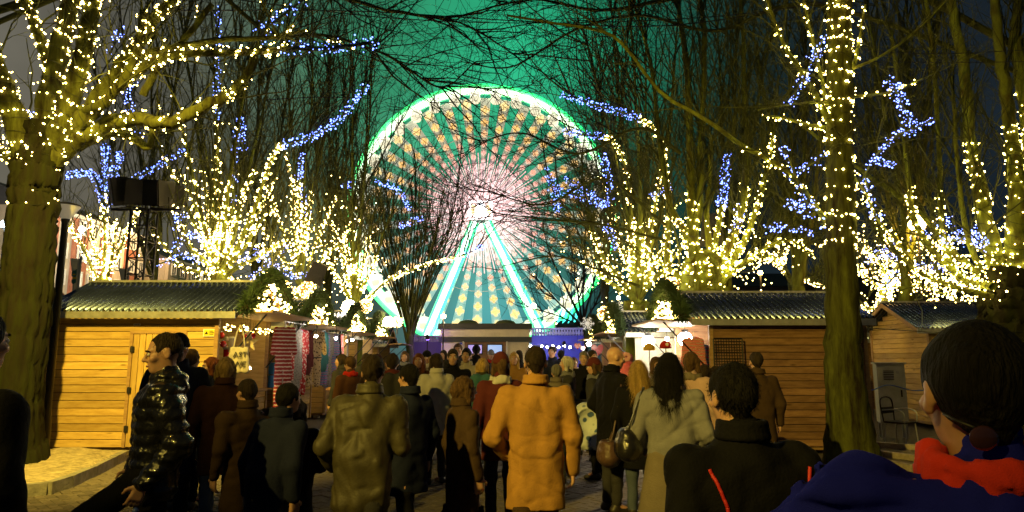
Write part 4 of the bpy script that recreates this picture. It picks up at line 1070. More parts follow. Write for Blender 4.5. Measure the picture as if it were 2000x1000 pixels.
# T10 straight lit trunk at right
Y = 11
g = G(1664, 905)
t = Tree(g, 'straight trunk wound with lights in front of the brown hut at right')
t.limb([g, W(1650, 750, Y), W(1645, 560, Y), W(1641, 380, Y), W(1640, 200, Y), W(1640, 60, Y), W(1640, -60, Y)], .26, .16, [(.4, 1, 'w', 90)], 'trunk', 60, 36, .012, pix=False, bark=M['bark_old'])
for pts, r0, li in (([(1628, 250), (1575, 155), (1530, 85), (1495, -10)], .06, [(0, 1, 'w', 24)]), ([(1630, 290), (1612, 190), (1590, 90), (1565, -20)], .05, [(0, 1, 'w', 24)]), ([(1645, 190), (1690, 187), (1745, 178), (1803, 153)], .035, [(0, 1, 'w', 20)]), ([(1650, 190), (1672, 110), (1690, 10)], .05, [(0, 1, 'w', 26)]),
                    ([(1630, 250), (1580, 245), (1530, 230), (1488, 226)], .045, [(0, 1, 'w', 26)]), ([(1625, 450), (1590, 400), (1530, 330), (1450, 285), (1380, 235), (1290, 180), (1220, 90), (1170, 60), (1080, 45), (990, 30)], .055, [(0, .34, 'w', 24)]), ([(1645, 210), (1600, 200), (1540, 205), (1480, 215)], .03, []),
                    ([(1615, 425), (1575, 395), (1545, 320), (1530, 285)], .025, [(.2, 1, 'b', 46, .06)]), ([(1535, 345), (1570, 330), (1615, 300)], .015, [(0, 1, 'b', 46, .06)]), ([(1540, 205), (1565, 160), (1590, 110), (1612, 70)], .015, [(0, 1, 'b', 46, .08)]), ([(1610, 440), (1560, 405), (1540, 400)], .02, [(0, 1, 'b', 46, .06)]), ([(1490, 448), (1530, 445), (1592, 455)], .012, [(0, 1, 'b', 40, .05)]),
                    ([(1655, 330), (1690, 375), (1715, 430), (1760, 480), (1800, 560)], .03, [(0, 1, 'w', 26, .06)]), ([(1690, 345), (1700, 400), (1718, 430)], .015, [(0, 1, 'b', 60, .07)]), ([(1685, 350), (1710, 305), (1750, 265), (1790, 250), (1822, 232)], .015, [(0, 1, 'b', 46, .06)]), ([(1732, 155), (1755, 185), (1770, 220), (1785, 262)], .015, [(0, 1, 'b', 60, .09)]), ([(1700, 318), (1725, 315), (1745, 322)], .012, [(0, 1, 'b', 46, .05)]),
                    ([(1650, 140), (1720, 110), (1790, 60), (1850, 0)], .03, [])):
    t.limb([(u, v, Y + random.uniform(-.4, .4)) for u, v in pts], r0, max(.012, r0 * .35), li, m=26, k=7)
a = t.shoots(paths(t, 1), 110, 1.5, .014, .3, .7); b = t.shoots(a, 340, .8, .007, .25, .8); t.shoots(b, 476, .45, .005, .2, .8, S=4)
t.finish(); t.lights('wound round the straight trunk at right', .016)
# T11 thick trunk at the right edge
Y = 13.5
t = Tree((*W(1975, 640, Y)[:2], 0), 'thick mossy tree behind the closed hut at the right edge')
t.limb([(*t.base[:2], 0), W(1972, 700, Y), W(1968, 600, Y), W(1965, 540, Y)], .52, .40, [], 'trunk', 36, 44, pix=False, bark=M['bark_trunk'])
for pts, r0, li in (([(1955, 560), (1925, 430), (1900, 300), (1880, 130), (1855, -20)], .19, [(0, .55, 'w', 40)]), ([(1980, 560), (1985, 400), (1975, 260), (1955, 120), (1940, -20)], .2, [(0, .55, 'w', 44)]), ([(1990, 560), (2010, 400), (2005, 240), (1985, 80), (1990, -30)], .19, [(0, .6, 'w', 40)]), ([(1945, 560), (1870, 500), (1800, 420), (1720, 360), (1650, 310), (1560, 240)], .07, [(0, .35, 'w', 26, .05)]),
                    ([(1940, 570), (1850, 520), (1790, 440), (1775, 360), (1765, 250), (1740, 60)], .08, [(0, .6, 'w', 30, .03)]), ([(1940, 560), (1870, 540), (1840, 440), (1835, 300), (1820, 100), (1805, -30)], .08, [(0, .5, 'w', 30, .03)]), ([(1940, 580), (1850, 555), (1780, 520), (1700, 430)], .06, [(0, 1, 'w', 28, .06)]), ([(1930, 560), (1890, 460), (1870, 320), (1860, 150)], .07, []),
                    ([(1960, 550), (1930, 500), (1880, 470), (1830, 470)], .05, [(0, 1, 'w', 28, .08)]), ([(1870, 470), (1900, 455), (1920, 480)], .02, [(0, 1, 'b', 110, .14)]), ([(1800, 470), (1840, 430), (1850, 470)], .02, [(0, 1, 'b', 60, .14)])):
    t.limb([(u, v, Y + random.uniform(-.6, .6)) for u, v in pts], r0, max(.015, r0 * .4), li, m=26, k=9)
a = t.shoots(paths(t, 1), 160, 2.2, .022, .6, .5); b = t.shoots(a, 544, 1.2, .01, .45, .65); t.shoots(b, 448, .6, .006, .15, 1.0, S=4)
ex = np.concatenate([W(1900 + 60 * rng.normal(), 530 + 30 * rng.normal(), Y + rng.normal() * .5)[None] for _ in range(170)])
t.finish(); t.lights('on the thick tree at the right edge', 0.0181, extra=[('w', ex)])
# T12 wide low lit tree far right
Y = 26
t = Tree((*W(1725, 615, Y)[:2], 0), 'wide low lit tree behind the closed gabled hut')
t.limb([(*t.base[:2], 0), W(1722, 640, Y), W(1728, 560, Y)], .2, .16, [(.5, 1, 'w', 60, .1)], 'trunk', 10, 8, pix=False)
for pts, li in (([(1728, 590), (1732, 530), (1745, 460)], 'w'), ([(1728, 580), (1770, 540), (1830, 545), (1905, 590)], 'w'), ([(1728, 570), (1690, 540), (1672, 520)], 'w'), ([(1728, 560), (1760, 510), (1800, 490)], 'w'), ([(1720, 600), (1690, 605), (1668, 608)], 'w'), ([(1728, 560), (1770, 525), (1850, 520), (1900, 560)], 'b'), ([(1730, 540), (1710, 500), (1670, 480)], 'w'), ([(1740, 560), (1800, 560), (1870, 585)], 'w'), ([(1735, 510), (1750, 480), (1780, 470)], 'b'), ([(1700, 520), (1720, 490), (1760, 495)], 'b')):
    t.limb([(u, v, Y + random.uniform(-.6, .6)) for u, v in pts], .05, .015, [(0, 1, li, 46, .22)], k=5)
a = t.shoots(paths(t, 1), 160, 1.9, .022, .4, .7); b = t.shoots(a, 408, 1.0, .011, .3, .8)
t.finish(); t.lights('on the wide low tree behind the closed hut', 0.0310, extra=[('w', on_twigs(a, 330))], warm='warm_far', cable=False)
# T13 arched strings left of it
Y = 30
t = Tree((*W(1545, 580, Y)[:2], 0), 'bare tree with drooping lit boughs above the ridge of the brown hut', bark='twig')
t.limb([(*t.base[:2], 0), W(1548, 600, Y), W(1545, 540, Y)], .2, .14, [], 'trunk', 8, 8, pix=False)
for pts, li in (([(1545, 545), (1530, 500), (1560, 475), (1610, 482)], 'w'), ([(1548, 560), (1520, 520), (1490, 510), (1470, 530)], 'w'), ([(1550, 560), (1570, 548), (1590, 555), (1610, 560)], 'w'), ([(1545, 550), (1515, 490), (1540, 470)], 'w')):
    t.limb([(u, v, Y + random.uniform(-.6, .6)) for u, v in pts], .06, .02, [(.2, 1, li, 22, .05)], k=5)
a = t.shoots(paths(t, 1), 180, 3.0, .03, .7, .6); b = t.shoots(a, 476, 1.6, .015, .4, .8); t.shoots(b, 326, .8, .01, .15, 1.0, S=4)
t.finish(); t.lights('on the drooping boughs above the brown hut', .036, warm='warm_far', cable=False)
# unlit slender trees standing farther back fill the avenue on both sides
for (u, Y, lb, sm) in ((300, 27, 'slender unlit tree behind the truss tower', [(280, 350, 230, -40), (300, 300, 300, -60), (320, 350, 380, -40), (260, 420, 180, 120)]), (500, 30, 'slender unlit tree seen between the two lit limes', [(480, 350, 450, -40), (500, 300, 520, -60), (530, 380, 600, -20), (545, 420, 650, 120)]), (640, 34, 'slender unlit tree left of the wheel, behind the lit ones', [(620, 380, 600, 40), (645, 330, 650, -40), (665, 380, 740, 60), (680, 430, 780, 240)]),
                       (1420, 24, 'slender unlit tree behind the stout one', [(1410, 380, 1390, -60), (1430, 330, 1440, -60), (1450, 400, 1530, -40)]), (1560, 22, 'slender unlit tree left of the straight lit trunk', [(1550, 380, 1530, -60), (1570, 330, 1570, -60), (1540, 420, 1470, 60), (1590, 400, 1620, 0)]), (1770, 20, 'slender green tree right of the straight lit trunk', [(1760, 400, 1690, 0), (1775, 350, 1770, -40), (1800, 380, 1830, -60), (1745, 430, 1700, 250)]), (1180, 33, 'slender unlit tree at the right flank of the wheel', [(1180, 420, 1170, 150), (1200, 380, 1230, 40), (1165, 470, 1110, 300)])):
    t = Tree((*W(u, 620, Y)[:2], 0), lb, bark='bark' if u > 1300 else 'twig')
    t.limb([(*t.base[:2], 0), W(u, 620, Y), W(u, 560, Y)], .22, .18, [], 'trunk', 10, 8, pix=False)
    fan(t, u, 570, Y, [(a_, b_, c_, d2, 0, 0) for a_, b_, c_, d2 in sm], r=.12, k=6)
    a = t.shoots(paths(t, 1), 150, 4.0, .035, .7, .5); b = t.shoots(a, 244, 2.2, .016, .3, .85); t.shoots(b, 367, 1.1, .01, .15, 1.0, S=4)
    t.finish()
# boughs reaching over the lane from trees left and right of the frame
t = Tree((-13.5, 14, 0), 'tall tree whose dark boughs arch in from the left above the wheel', bark='twig')
t.limb([(-13.5, 14, 0), (-13.4, 14, 4), (-13, 14, 9)], .4, .25, [], 'trunk', 10, 10, pix=False)
t.limb([(-13.2, 14, 8), W(300, -60, 14), W(520, 60, 14), W(640, 70, 14), W(760, 110, 14), W(860, 170, 14), W(930, 120, 14)], .07, .012, m=40, pix=False, k=6)
t.limb([(-13.2, 14, 8.6), W(400, -80, 14), W(620, -20, 14), W(760, 20, 14), W(900, 45, 14), W(1010, 110, 14)], .10, .012, m=40, pix=False, k=6)
a = t.shoots(paths(t, 1), 60, 2.4, .02, -.05, .6, side=(.5, 0, 0), t0=.35); b = t.shoots(a, 285, 1.2, .009, 0, .75); t.shoots(b, 612, .6, .006, 0, .8, S=4)
t.finish('twig_dark')
t = Tree((12.5, 15, 0), 'tall tree whose dark boughs arch in from the right above the wheel', bark='twig')
t.limb([(12.5, 15, 0), (12.4, 15, 4), (12.1, 15, 9)], .4, .25, [], 'trunk', 10, 10, pix=False)
t.limb([(12.2, 15, 8), W(1600, 10, 15), W(1400, 60, 15), W(1250, 30, 15), W(1120, 60, 15), W(1000, 130, 15), W(900, 120, 15)], .065, .012, m=40, pix=False, k=6)
t.limb([(12.2, 15, 8.6), W(1650, -60, 15), W(1350, -10, 15), W(1180, 20, 15), W(1040, 0, 15), W(900, 30, 15)], .10, .012, m=40, pix=False, k=6)
t.limb([W(1330, 300, 15), W(1250, 250, 15), W(1130, 300, 15), W(1020, 260, 15), W(930, 280, 15)], .05, .012, m=30, pix=False, k=5)
t.limb([W(1300, 470, 15), W(1180, 440, 15), W(1080, 430, 15), W(960, 415, 15)], .04, .012, m=30, pix=False, k=5)
t.limb([W(1300, 440, 15), W(1180, 350, 15), W(1060, 400, 15), W(920, 360, 15)], .04, .012, m=30, pix=False, k=5)
t.limb([W(1250, 560, 15), W(1150, 520, 15), W(1080, 500, 15), W(980, 520, 15)], .035, .012, m=30, pix=False, k=5)
a = t.shoots(paths(t, 1), 90, 2.2, .016, .05, .6, side=(-.6, 0, 0), t0=.3); b = t.shoots(a, 374, 1.1, .008, .05, .75); t.shoots(b, 748, .6, .005, 0, .8, S=4)
t.finish('twig_dark')
# overhead cables
def cable_run(pts, r, label, n=40):
    P = spline([W(*p) for p in pts], n)
    tag(MB().tube(P, r, 5).build('overhead_cable', M['cable']), label, 'cable')
cable_run([(430, -5, 14), (760, 35, 15), (1060, 45, 15.5), (1400, 32, 15), (1700, -10, 14)], .012, 'upper cable spanning the lane above the wheel')
cable_run([(300, 20, 14), (700, 22, 15), (1000, 40, 15.5), (1300, 50, 15), (1640, 0, 14)], .014, 'lower cable spanning the lane above the wheel')
cable_run([(1640, 95, 11.5), (1820, 105, 12), (2060, 95, 12)], .008, 'upper of two thin cables at the upper right')
cable_run([(1640, 118, 11.5), (1820, 122, 12), (2060, 120, 12)], .008, 'lower of two thin cables at the upper right')
cable_run([(520, 195, 13), (620, 190, 14), (720, 192, 15)], .012, 'short dark cable left of the wheel')
cable_run([(1690, 640, 11.3), (1810, 648, 12), (1900, 652, 13), (2050, 646, 13)], .008, 'cable slung along the eaves of the closed gabled hut')
# ------------------------------------------------------------------ people: smooth blended solids on a grid, one continuous surface each
class Field:
    def __init__(s, lo, hi, h):
        s.h = h; s.lo = np.array(lo, float); s.n = np.ceil((np.array(hi) - s.lo) / h).astype(int) + 1
        s.d = np.full(s.n, .5, np.float32)
    def _sl(s, lo, hi):
        a = np.clip(np.floor((np.array(lo) - s.lo) / s.h).astype(int), 0, s.n - 1); b = np.clip(np.ceil((np.array(hi) - s.lo) / s.h).astype(int) + 1, 1, s.n)
        sl = tuple(slice(x, max(x + 1, y)) for x, y in zip(a, b))
        ax = [s.lo[i] + s.h * np.arange(sl[i].start, sl[i].stop) for i in range(3)]
        return sl, ax[0][:, None, None], ax[1][None, :, None], ax[2][None, None, :]
    def _mix(s, sl, e, k, op):
        d = s.d[sl]
        if op == 'u':
            if k <= 0: s.d[sl] = np.minimum(d, e)
            else:
                q = np.clip(.5 + .5 * (d - e) / k, 0, 1); s.d[sl] = d * (1 - q) + e * q - k * q * (1 - q)
        else:
            q = np.clip(.5 - .5 * (d + e) / k, 0, 1) if k > 0 else (-e > d).astype(np.float32)
            s.d[sl] = d * (1 - q) - e * q + (k * q * (1 - q) if k > 0 else 0)
    def cone(s, a, b, ra, rb, k=.02, op='u'):
        a, b = np.array(a, float), np.array(b, float); m = max(ra, rb) + k + 3 * s.h
        sl, x, y, z = s._sl(np.minimum(a, b) - m, np.maximum(a, b) + m)
        ab = b - a; L = ab @ ab + 1e-9
        t = np.clip(((x - a[0]) * ab[0] + (y - a[1]) * ab[1] + (z - a[2]) * ab[2]) / L, 0, 1)
        e = np.sqrt((x - a[0] - t * ab[0]) ** 2 + (y - a[1] - t * ab[1]) ** 2 + (z - a[2] - t * ab[2]) ** 2) - (ra + (rb - ra) * t)
        s._mix(sl, e, k, op); return s
    def ell(s, c, r, k=.02, op='u', rot=None):
        c, r = np.array(c, float), np.array(r, float); m = r.max() + k + 3 * s.h
        sl, x, y, z = s._sl(c - m, c + m)
        p = np.stack(np.broadcast_arrays(x - c[0], y - c[1], z - c[2]), -1)
        if rot is not None: p = p @ np.array(rot)          # rows: world -> local
        k0 = np.sqrt(((p / r) ** 2).sum(-1)); k1 = np.sqrt(((p / r ** 2).astype(float) ** 2).sum(-1)) + 1e-9
        s._mix(sl, k0 * (k0 - 1) / k1, k, op); return s
    def cut(s, axis, val, keep):
        """keep +1: keep coordinates above val"""
        c = s.lo[axis] + s.h * np.arange(s.n[axis]); sh = [1, 1, 1]; sh[axis] = -1
        s.d = np.maximum(s.d, ((val - c) * keep).reshape(sh).astype(np.float32)); return s
    def ripple(s, amp, freq, seed=0, n=5, aniso=(1, 1, 1)):
        r = np.random.default_rng(seed)
        ax = [s.lo[i] + s.h * np.arange(s.n[i]) for i in range(3)]
        X, Y, Z = ax[0][:, None, None], ax[1][None, :, None], ax[2][None, None, :]
        e = 0
        for i in range(n):
            w = r.normal(size=3) * np.array(aniso) * freq; e = e + np.sin(X * w[0] + Y * w[1] + Z * w[2] + r.random() * 6.3 + 1.3 * np.sin(Z * freq * .5 + i))
        s.d = (s.d + amp * e / math.sqrt(n)).astype(np.float32); return s
    def crease(s, amp, freq, seed=0, n=4, aniso=(1, 1, 1)):
        r = np.random.default_rng(seed + 300)
        ax = [s.lo[i] + s.h * np.arange(s.n[i]) for i in range(3)]
        X, Y, Z = ax[0][:, None, None], ax[1][None, :, None], ax[2][None, None, :]
        for i in range(n):
            w = r.normal(size=3) * np.array(aniso); w *= freq / np.linalg.norm(w); w2 = r.normal(size=3) * 7; w3 = r.normal(size=3) * 11
            g = 1 - np.abs(np.sin(X * w[0] + Y * w[1] + Z * w[2] + r.random() * 6 + 1.1 * np.sin(X * w2[0] + Y * w2[1] + Z * w2[2])))
            k = np.clip(.2 + .9 * np.sin(X * w3[0] + Y * w3[1] + Z * w3[2] + i), 0, 1)
            s.d = (s.d + amp * k * g ** 3).astype(np.float32)
        return s
    def mesh(s, name):
        d = s.d; d[0] = d[-1] = .5; d[:, 0] = d[:, -1] = .5; d[:, :, 0] = d[:, :, -1] = .5
        S = d < 0; n = np.array(d.shape)
        cnt = np.zeros(n - 1, np.int8)
        offs = [(i, j, k) for i in (0, 1) for j in (0, 1) for k in (0, 1)]
        for o in offs: cnt += S[o[0]:n[0] - 1 + o[0], o[1]:n[1] - 1 + o[1], o[2]:n[2] - 1 + o[2]]
        idx = np.argwhere((cnt > 0) & (cnt < 8))
        if len(idx) == 0: return None
        vid = np.full(n - 1, -1, np.int32); vid[tuple(idx.T)] = np.arange(len(idx))
        val = {o: d[idx[:, 0] + o[0], idx[:, 1] + o[1], idx[:, 2] + o[2]] for o in offs}
        P = np.zeros((len(idx), 3)); w = np.zeros(len(idx))
        for o in offs:
            for a in range(3):
                if o[a]: continue
                o2 = list(o); o2[a] = 1; o2 = tuple(o2)
                da, db = val[o], val[o2]; m = (da < 0) != (db < 0)
                t = np.where(m, da / np.where(m, da - db, 1), 0)
                p = np.tile(np.array(o, float), (len(idx), 1)); p[:, a] += t
                P += p * m[:, None]; w += m
        P = (idx + P / w[:, None]) * s.h + s.lo
        Q = []
        for a in range(3):
            b, c = (a + 1) % 3, (a + 2) % 3
            n1 = np.array(d.shape); sl0 = [slice(None)] * 3; sl1 = [slice(None)] * 3
            sl0[a] = slice(0, -1); sl1[a] = slice(1, None)
            A, B = S[tuple(sl0)], S[tuple(sl1)]
            e = np.argwhere(A != B); flip = A[tuple(e.T)]
            ok = (e[:, b] > 0) & (e[:, c] > 0) & (e[:, b] < n[b] - 1) & (e[:, c] < n[c] - 1); e = e[ok]; flip = flip[ok]
            q = []
            for db, dc in ((-1, -1), (0, -1), (0, 0), (-1, 0)):
                x = e.copy(); x[:, b] += db; x[:, c] += dc; q.append(vid[tuple(x.T)])
            q = np.stack(q, 1); q[~flip] = q[~flip][:, ::-1]; Q.append(q)
        return np_mesh(name, P, [np.concatenate(Q)], True)

def cloth(name, col, rough=.85, bump=.5, sheen=0., scale=90, **k): return mat(name, col, rough, noise=(5, .12), bump=(scale, bump * .5), sheen=sheen, **k)
SK = {'light': mat('skin_light', (.52, .30, .21), .5, noise=(20, .12)), 'tan': mat('skin_tan', (.42, .23, .14), .5, noise=(20, .12)), 'brown': mat('skin_brown', (.20, .10, .06), .5, noise=(20, .12))}
for m_ in SK.values(): m_.node_tree.nodes['Principled BSDF'].inputs['Subsurface Weight'].default_value = .08
HM = {n: mat('hair_' + n, c, .75, noise=(40, .5), bump=(110, 1.0), scale=(1, 1, .16)) for n, c in (('black', (.006, .005, .0045)), ('dark', (.03, .02, .014)), ('brown', (.09, .05, .025)), ('blond', (.42, .27, .09)), ('white', (.55, .52, .48)), ('grey', (.16, .15, .14)), ('red', (.17, .05, .02)))}
CL = {n: cloth('cloth_' + n, c) for n, c in (('black', (.006, .006, .008)), ('navy', (.014, .018, .045)), ('charcoal', (.035, .034, .036)), ('tan', (.36, .19, .05)), ('brown', (.055, .033, .02)), ('olive', (.04, .038, .02)), ('grey', (.17, .17, .20)), ('white', (.5, .48, .46)), ('pink', (.42, .28, .26)), ('red', (.42, .02, .012)), ('blue', (.014, .017, .34)),
    ('jeans', (.07, .09, .14)), ('taupe', (.15, .125, .10)), ('wine', (.09, .02, .022)), ('teal', (.03, .12, .13)), ('cream', (.42, .38, .33)), ('rust', (.075, .032, .02)))}
for m_ in CL.values(): m_.node_tree.nodes['Principled BSDF'].inputs['Specular IOR Level'].default_value = .12
for m_ in HM.values(): m_.node_tree.nodes['Principled BSDF'].inputs['Specular IOR Level'].default_value = .2
fleece = cloth('blue_fleece', (.014, .018, .34), .95, .5, scale=420); fleece.node_tree.nodes['Principled BSDF'].inputs['Specular IOR Level'].default_value = .05
knit = cloth('red_knit_scarf', (.62, .03, .015), .95, .5, scale=400)
eye_w = mat('eye_white', (.7, .68, .65), .25); eye_d = mat('iris_dark', (.03, .018, .01), .2); lipm = mat('lip', (.33, .13, .10), .45)
leather = mat('shiny_black_leather', (.014, .013, .015), .28, noise=(8, .3), bump=(45, .25), coat=.2)
shoe_m = mat('shoe_leather', (.03, .024, .02), .45)

def hand(f, w, d, nrm, curl=.5, k=.006, side=1):
    """palm and five fingers from the wrist w along d; nrm is the palm side"""
    w, d, nrm = (np.array(x, float) for x in (w, d, nrm)); d /= np.linalg.norm(d); nrm -= d * (nrm @ d); nrm /= np.linalg.norm(nrm); s_ = np.cross(d, nrm) * side
    for o in (-.027, -.009, .009, .027): f.cone(w + s_ * o * .6, w + d * .085 + s_ * o, .016, .0135, .008)
    for o, L in ((-.031, .060), (-.011, .075), (.010, .082), (.031, .074)):
        b = w + d * .088 + s_ * o; a1 = curl * .9; a2 = curl * 2.0
        m = b + (d * math.cos(a1) + nrm * math.sin(a1)) * L * .5; e = m + (d * math.cos(a2) + nrm * math.sin(a2)) * L * .55
        f.cone(b, m, .0098, .0088, k); f.cone(m, e, .0088, .0072, k)
    b = w + d * .025 + s_ * .03; m = b + (d * .6 + s_ * .75 + nrm * .25) * .045; e = m + (d * .85 + s_ * .15 + nrm * .5) * .035
    f.cone(b, m, .0135, .0105, k); f.cone(m, e, .0105, .008, k)

def head_parts(f, c, s, R3, ear=True):
    """skull, jaw, nose, brow, ears round head centre c; R3 turns local (x right, y front, z up) into body axes"""
    L = lambda x, y, z: c + R3 @ (np.array((x, y, z)) * s)
    E = lambda p, r, k=.02, op='u': f.ell(L(*p), np.array(r) * s, k * s, op, R3)
    E((0, -.014, .028), (.074, .094, .092)); E((0, .03, -.05), (.054, .062, .062), .03); E((0, .066, -.092), (.026, .02, .018), .025)
    f.cone(L(-.034, .074, .024), L(.034, .074, .024), .014 * s, .014 * s, .018)
    E((-.033, .098, .006), (.017, .014, .011), .014, 's'); E((.033, .098, .006), (.017, .014, .011), .014, 's')
    f.cone(L(0, .088, .012), L(0, .112, -.026), .008 * s, .0125 * s, .010); f.cone(L(-.012, .096, -.03), L(.012, .096, -.03), .009 * s, .009 * s, .008)
    E((-.045, .062, -.022), (.022, .022, .02), .02); E((.045, .062, -.022), (.022, .022, .02), .02)
    f.cone(L(-.02, .086, -.058), L(.02, .086, -.058), .0075 * s, .0075 * s, .006); f.cone(L(-.016, .083, -.070), L(.016, .083, -.070), .008 * s, .008 * s, .006)
    if ear:
        for q in (-1, 1):
            E((q * .078, -.012, -.004), (.010, .021, .033), .008); E((q * .086, -.006, .0), (.006, .011, .019), .006, 's')

person_n = 0
seam_dark = mat('seam_thread', (.012, .011, .010), .9)
def strands(me, n, L, seed, down=1.0, w=.0009):
    """thin hair blades standing on a hair mesh"""
    r = np.random.default_rng(seed); k = len(me.vertices)
    P = np.empty(k * 3, np.float32); me.vertices.foreach_get('co', P); P = P.reshape(-1, 3)
    N = np.empty(k * 3, np.float32); me.vertices.foreach_get('normal', N); N = N.reshape(-1, 3)
    i = r.integers(0, k, n); p = P[i] + r.normal(size=(n, 3)) * .003; d = N[i] * (.12 if n < 9000 else -.02) + np.array((0, 0, -down)) + r.normal(size=(n, 3)) * .25
    d -= N[i] * np.minimum(0, (d * N[i]).sum(1, keepdims=True)) * 1.05
    d /= np.linalg.norm(d, axis=1, keepdims=True); LL = L * (.5 + r.random((n, 1)))
    sd = np.cross(d, N[i]); sd /= np.linalg.norm(sd, axis=1, keepdims=True) + 1e-9
    m_ = p + d * LL * .55 + N[i] * .002; e = p + d * LL + np.array((0, 0, -.1)) * LL
    V = np.stack([p - sd * w, p + sd * w, m_ + sd * w * .8, m_ - sd * w * .8, e], 1).reshape(-1, 3); b = np.arange(n)[:, None] * 5
    return np_mesh('hair_strands', V, [b + np.array((0, 1, 2, 3)), b + np.array((3, 2, 4))])
def person(label, u, Y, H=1.74, rot=0., coat='black', hem=.80, trousers='charcoal', hair=('short', 'dark'), skin='light', res=.016, top=None, head=(0, 0), lean=(0, 0), arms='down', stride=0., wide=1., collar=True,
           hood=False, coat_m=None, puff=0., scarf=None, hat=None, face=True, skirt=None, seams=None, seam_m=None, strand=0, cfreq=19, override=None, group=None, fold=.0045, x=None, cull=0.):
    """u: photograph column of the body; Y: distance; rot 0 looks away from the camera, pi towards it"""
    global person_n; person_n += 1; seed = person_n
    if top is not None: H = max(1.1, (W(u, top, Y)[2]))           # stand on the ground, crown at photograph row top
    s = H / 1.76
    X = W(u, 720, Y)[0] if x is None else x
    root = empty('person', (X, Y, 0), label, 'person', group, rot)
    # joints, facing +y
    lx, ly = lean
    def B(x, y, z): z_ = z * s; q = max(0., (z - .9)) / .6; return np.array((x * s + lx * q, y * s + ly * q, z_))
    J = dict(pel=B(0, 0, .93), chest=B(0, 0, 1.28), neck=B(0, -.01, 1.47), head=B(0, .02, 1.635))
    for q, n in ((-1, 'l'), (1, 'r')):
        J['sh' + n] = B(q * .182 * wide, 0, 1.395)
        J['hip' + n] = B(q * .09, 0, .92); st = stride * q
        J['kn' + n] = B(q * .10, st * .42 + .02, .50); J['an' + n] = B(q * .105, st * .8 + (-.10 if st < 0 else 0), .09 + (.07 if st < -.15 else 0))
        a = arms if isinstance(arms, str) else arms[0 if q < 0 else 1]
        el, wr, hd = {'down': ((.26, -.03, 1.12), (.27, .04, .88), (0, .1, -1)), 'swing': ((.25, -.12, 1.13), (.27, .0, .90), (0, .2, -1)), 'pocket': ((.30, -.07, 1.12), (.21, .10, .97), (-.5, .4, -.7)), 'hold': ((.25, .02, 1.12), (.13, .25, 1.10), (-.6, .7, .2)),
                      'phone': ((.25, .10, 1.16), (.10, .26, 1.38), (-.3, .3, .9)), 'up': ((.36, .12, 1.36), (.20, .22, 1.60), (-.3, .2, 1)), 'bag': ((.27, -.06, 1.13), (.25, .12, .98), (-.2, .8, -.3))}[a]
        J['el' + n] = B(q * el[0] * (.85 + .15 * wide), el[1], el[2]); J['wr' + n] = B(q * wr[0], wr[1], wr[2]); J['hd' + n] = np.array((q * hd[0], hd[1], hd[2]), float)
    if override: J.update({k: np.array(v, float) for k, v in override.items()})
    ya, pi_ = head
    R3 = np.array(Matrix.Rotation(ya, 3, 'Z') @ Matrix.Rotation(pi_, 3, 'X'))
    curl = float(J.pop('curl', .55))
    allp = np.array([v for k, v in J.items() if k[:2] not in ('hd', 'nm')])
    lo, hi = allp.min(0) - .26, allp.max(0) + .26; lo[2] = max(-.01, cull); hi[2] = J['head'][2] + .2
    # body
    f = Field(lo, hi, res)
    hs = s if s > .9 else (s + .9) / 2 * 1.0
    for n in 'lr':
        f.cone(J['hip' + n], J['kn' + n], .062 * s, .042 * s, .03); f.cone(J['kn' + n], J['an' + n], .042 * s, .034 * s, .02)
        f.cone(J['sh' + n], J['el' + n], .05 * s, .038 * s, .03); f.cone(J['el' + n], J['wr' + n], .037 * s, .026 * s, .015)
        f.cone(J['an' + n], J['an' + n] + (0, .12 * s, -.05 * s), .036 * s, .03 * s, .02)
        side = 1 if n == 'r' else -1
        nrm = J.get('nm' + n, np.array((-side * 1., .15, 0)))
        hand(f, J['wr' + n], J['hd' + n], nrm, curl, side=side)
    for q in (-1, 1): f.cone(J['pel'] + (q * .06, 0, 0), J['chest'] + (q * .07, 0, .05), .09 * s, .10 * s, .05)
    f.cone(J['shl'], J['shr'], .055 * s, .055 * s, .05)
    f.cone(J['neck'], J['head'] + R3 @ (0, -.015, -.05), .056 * s, .052 * s, .02)
    head_parts(f, J['head'], hs, R3)
    put('body', f.mesh('body'), SK[skin], root)
    HL = lambda x, y, z: J['head'] + R3 @ (np.array((x, y, z)) * hs)
    if face:
        for q in (-1, 1):
            e_ = put('eye', MB().ball(HL(q * .032, .081, .006), .0115 * hs, 10, 8).mesh('eye', smooth=True), eye_w, root)
            put('iris', MB().ball(HL(q * .032, .0895, .006), .0052 * hs, 8, 6).mesh('iris', smooth=True), eye_d, e_)
            put('eyebrow', MB().tube([HL(q * .018, .092, .026), HL(q * .034, .092, .030), HL(q * .05, .08, .025)], .0042 * hs, 5).mesh('eyebrow', smooth=True), HM[hair[1]] if hair[1] in HM else HM['dark'], root)
        put('mouth', MB().tube([HL(-.021, .090, -.062), HL(0, .0965, -.063), HL(.021, .090, -.062)], np.array((.003, .007, .003)) * hs, 6).mesh('mouth', smooth=True), lipm, root)
    # hair
    st_, hc = hair
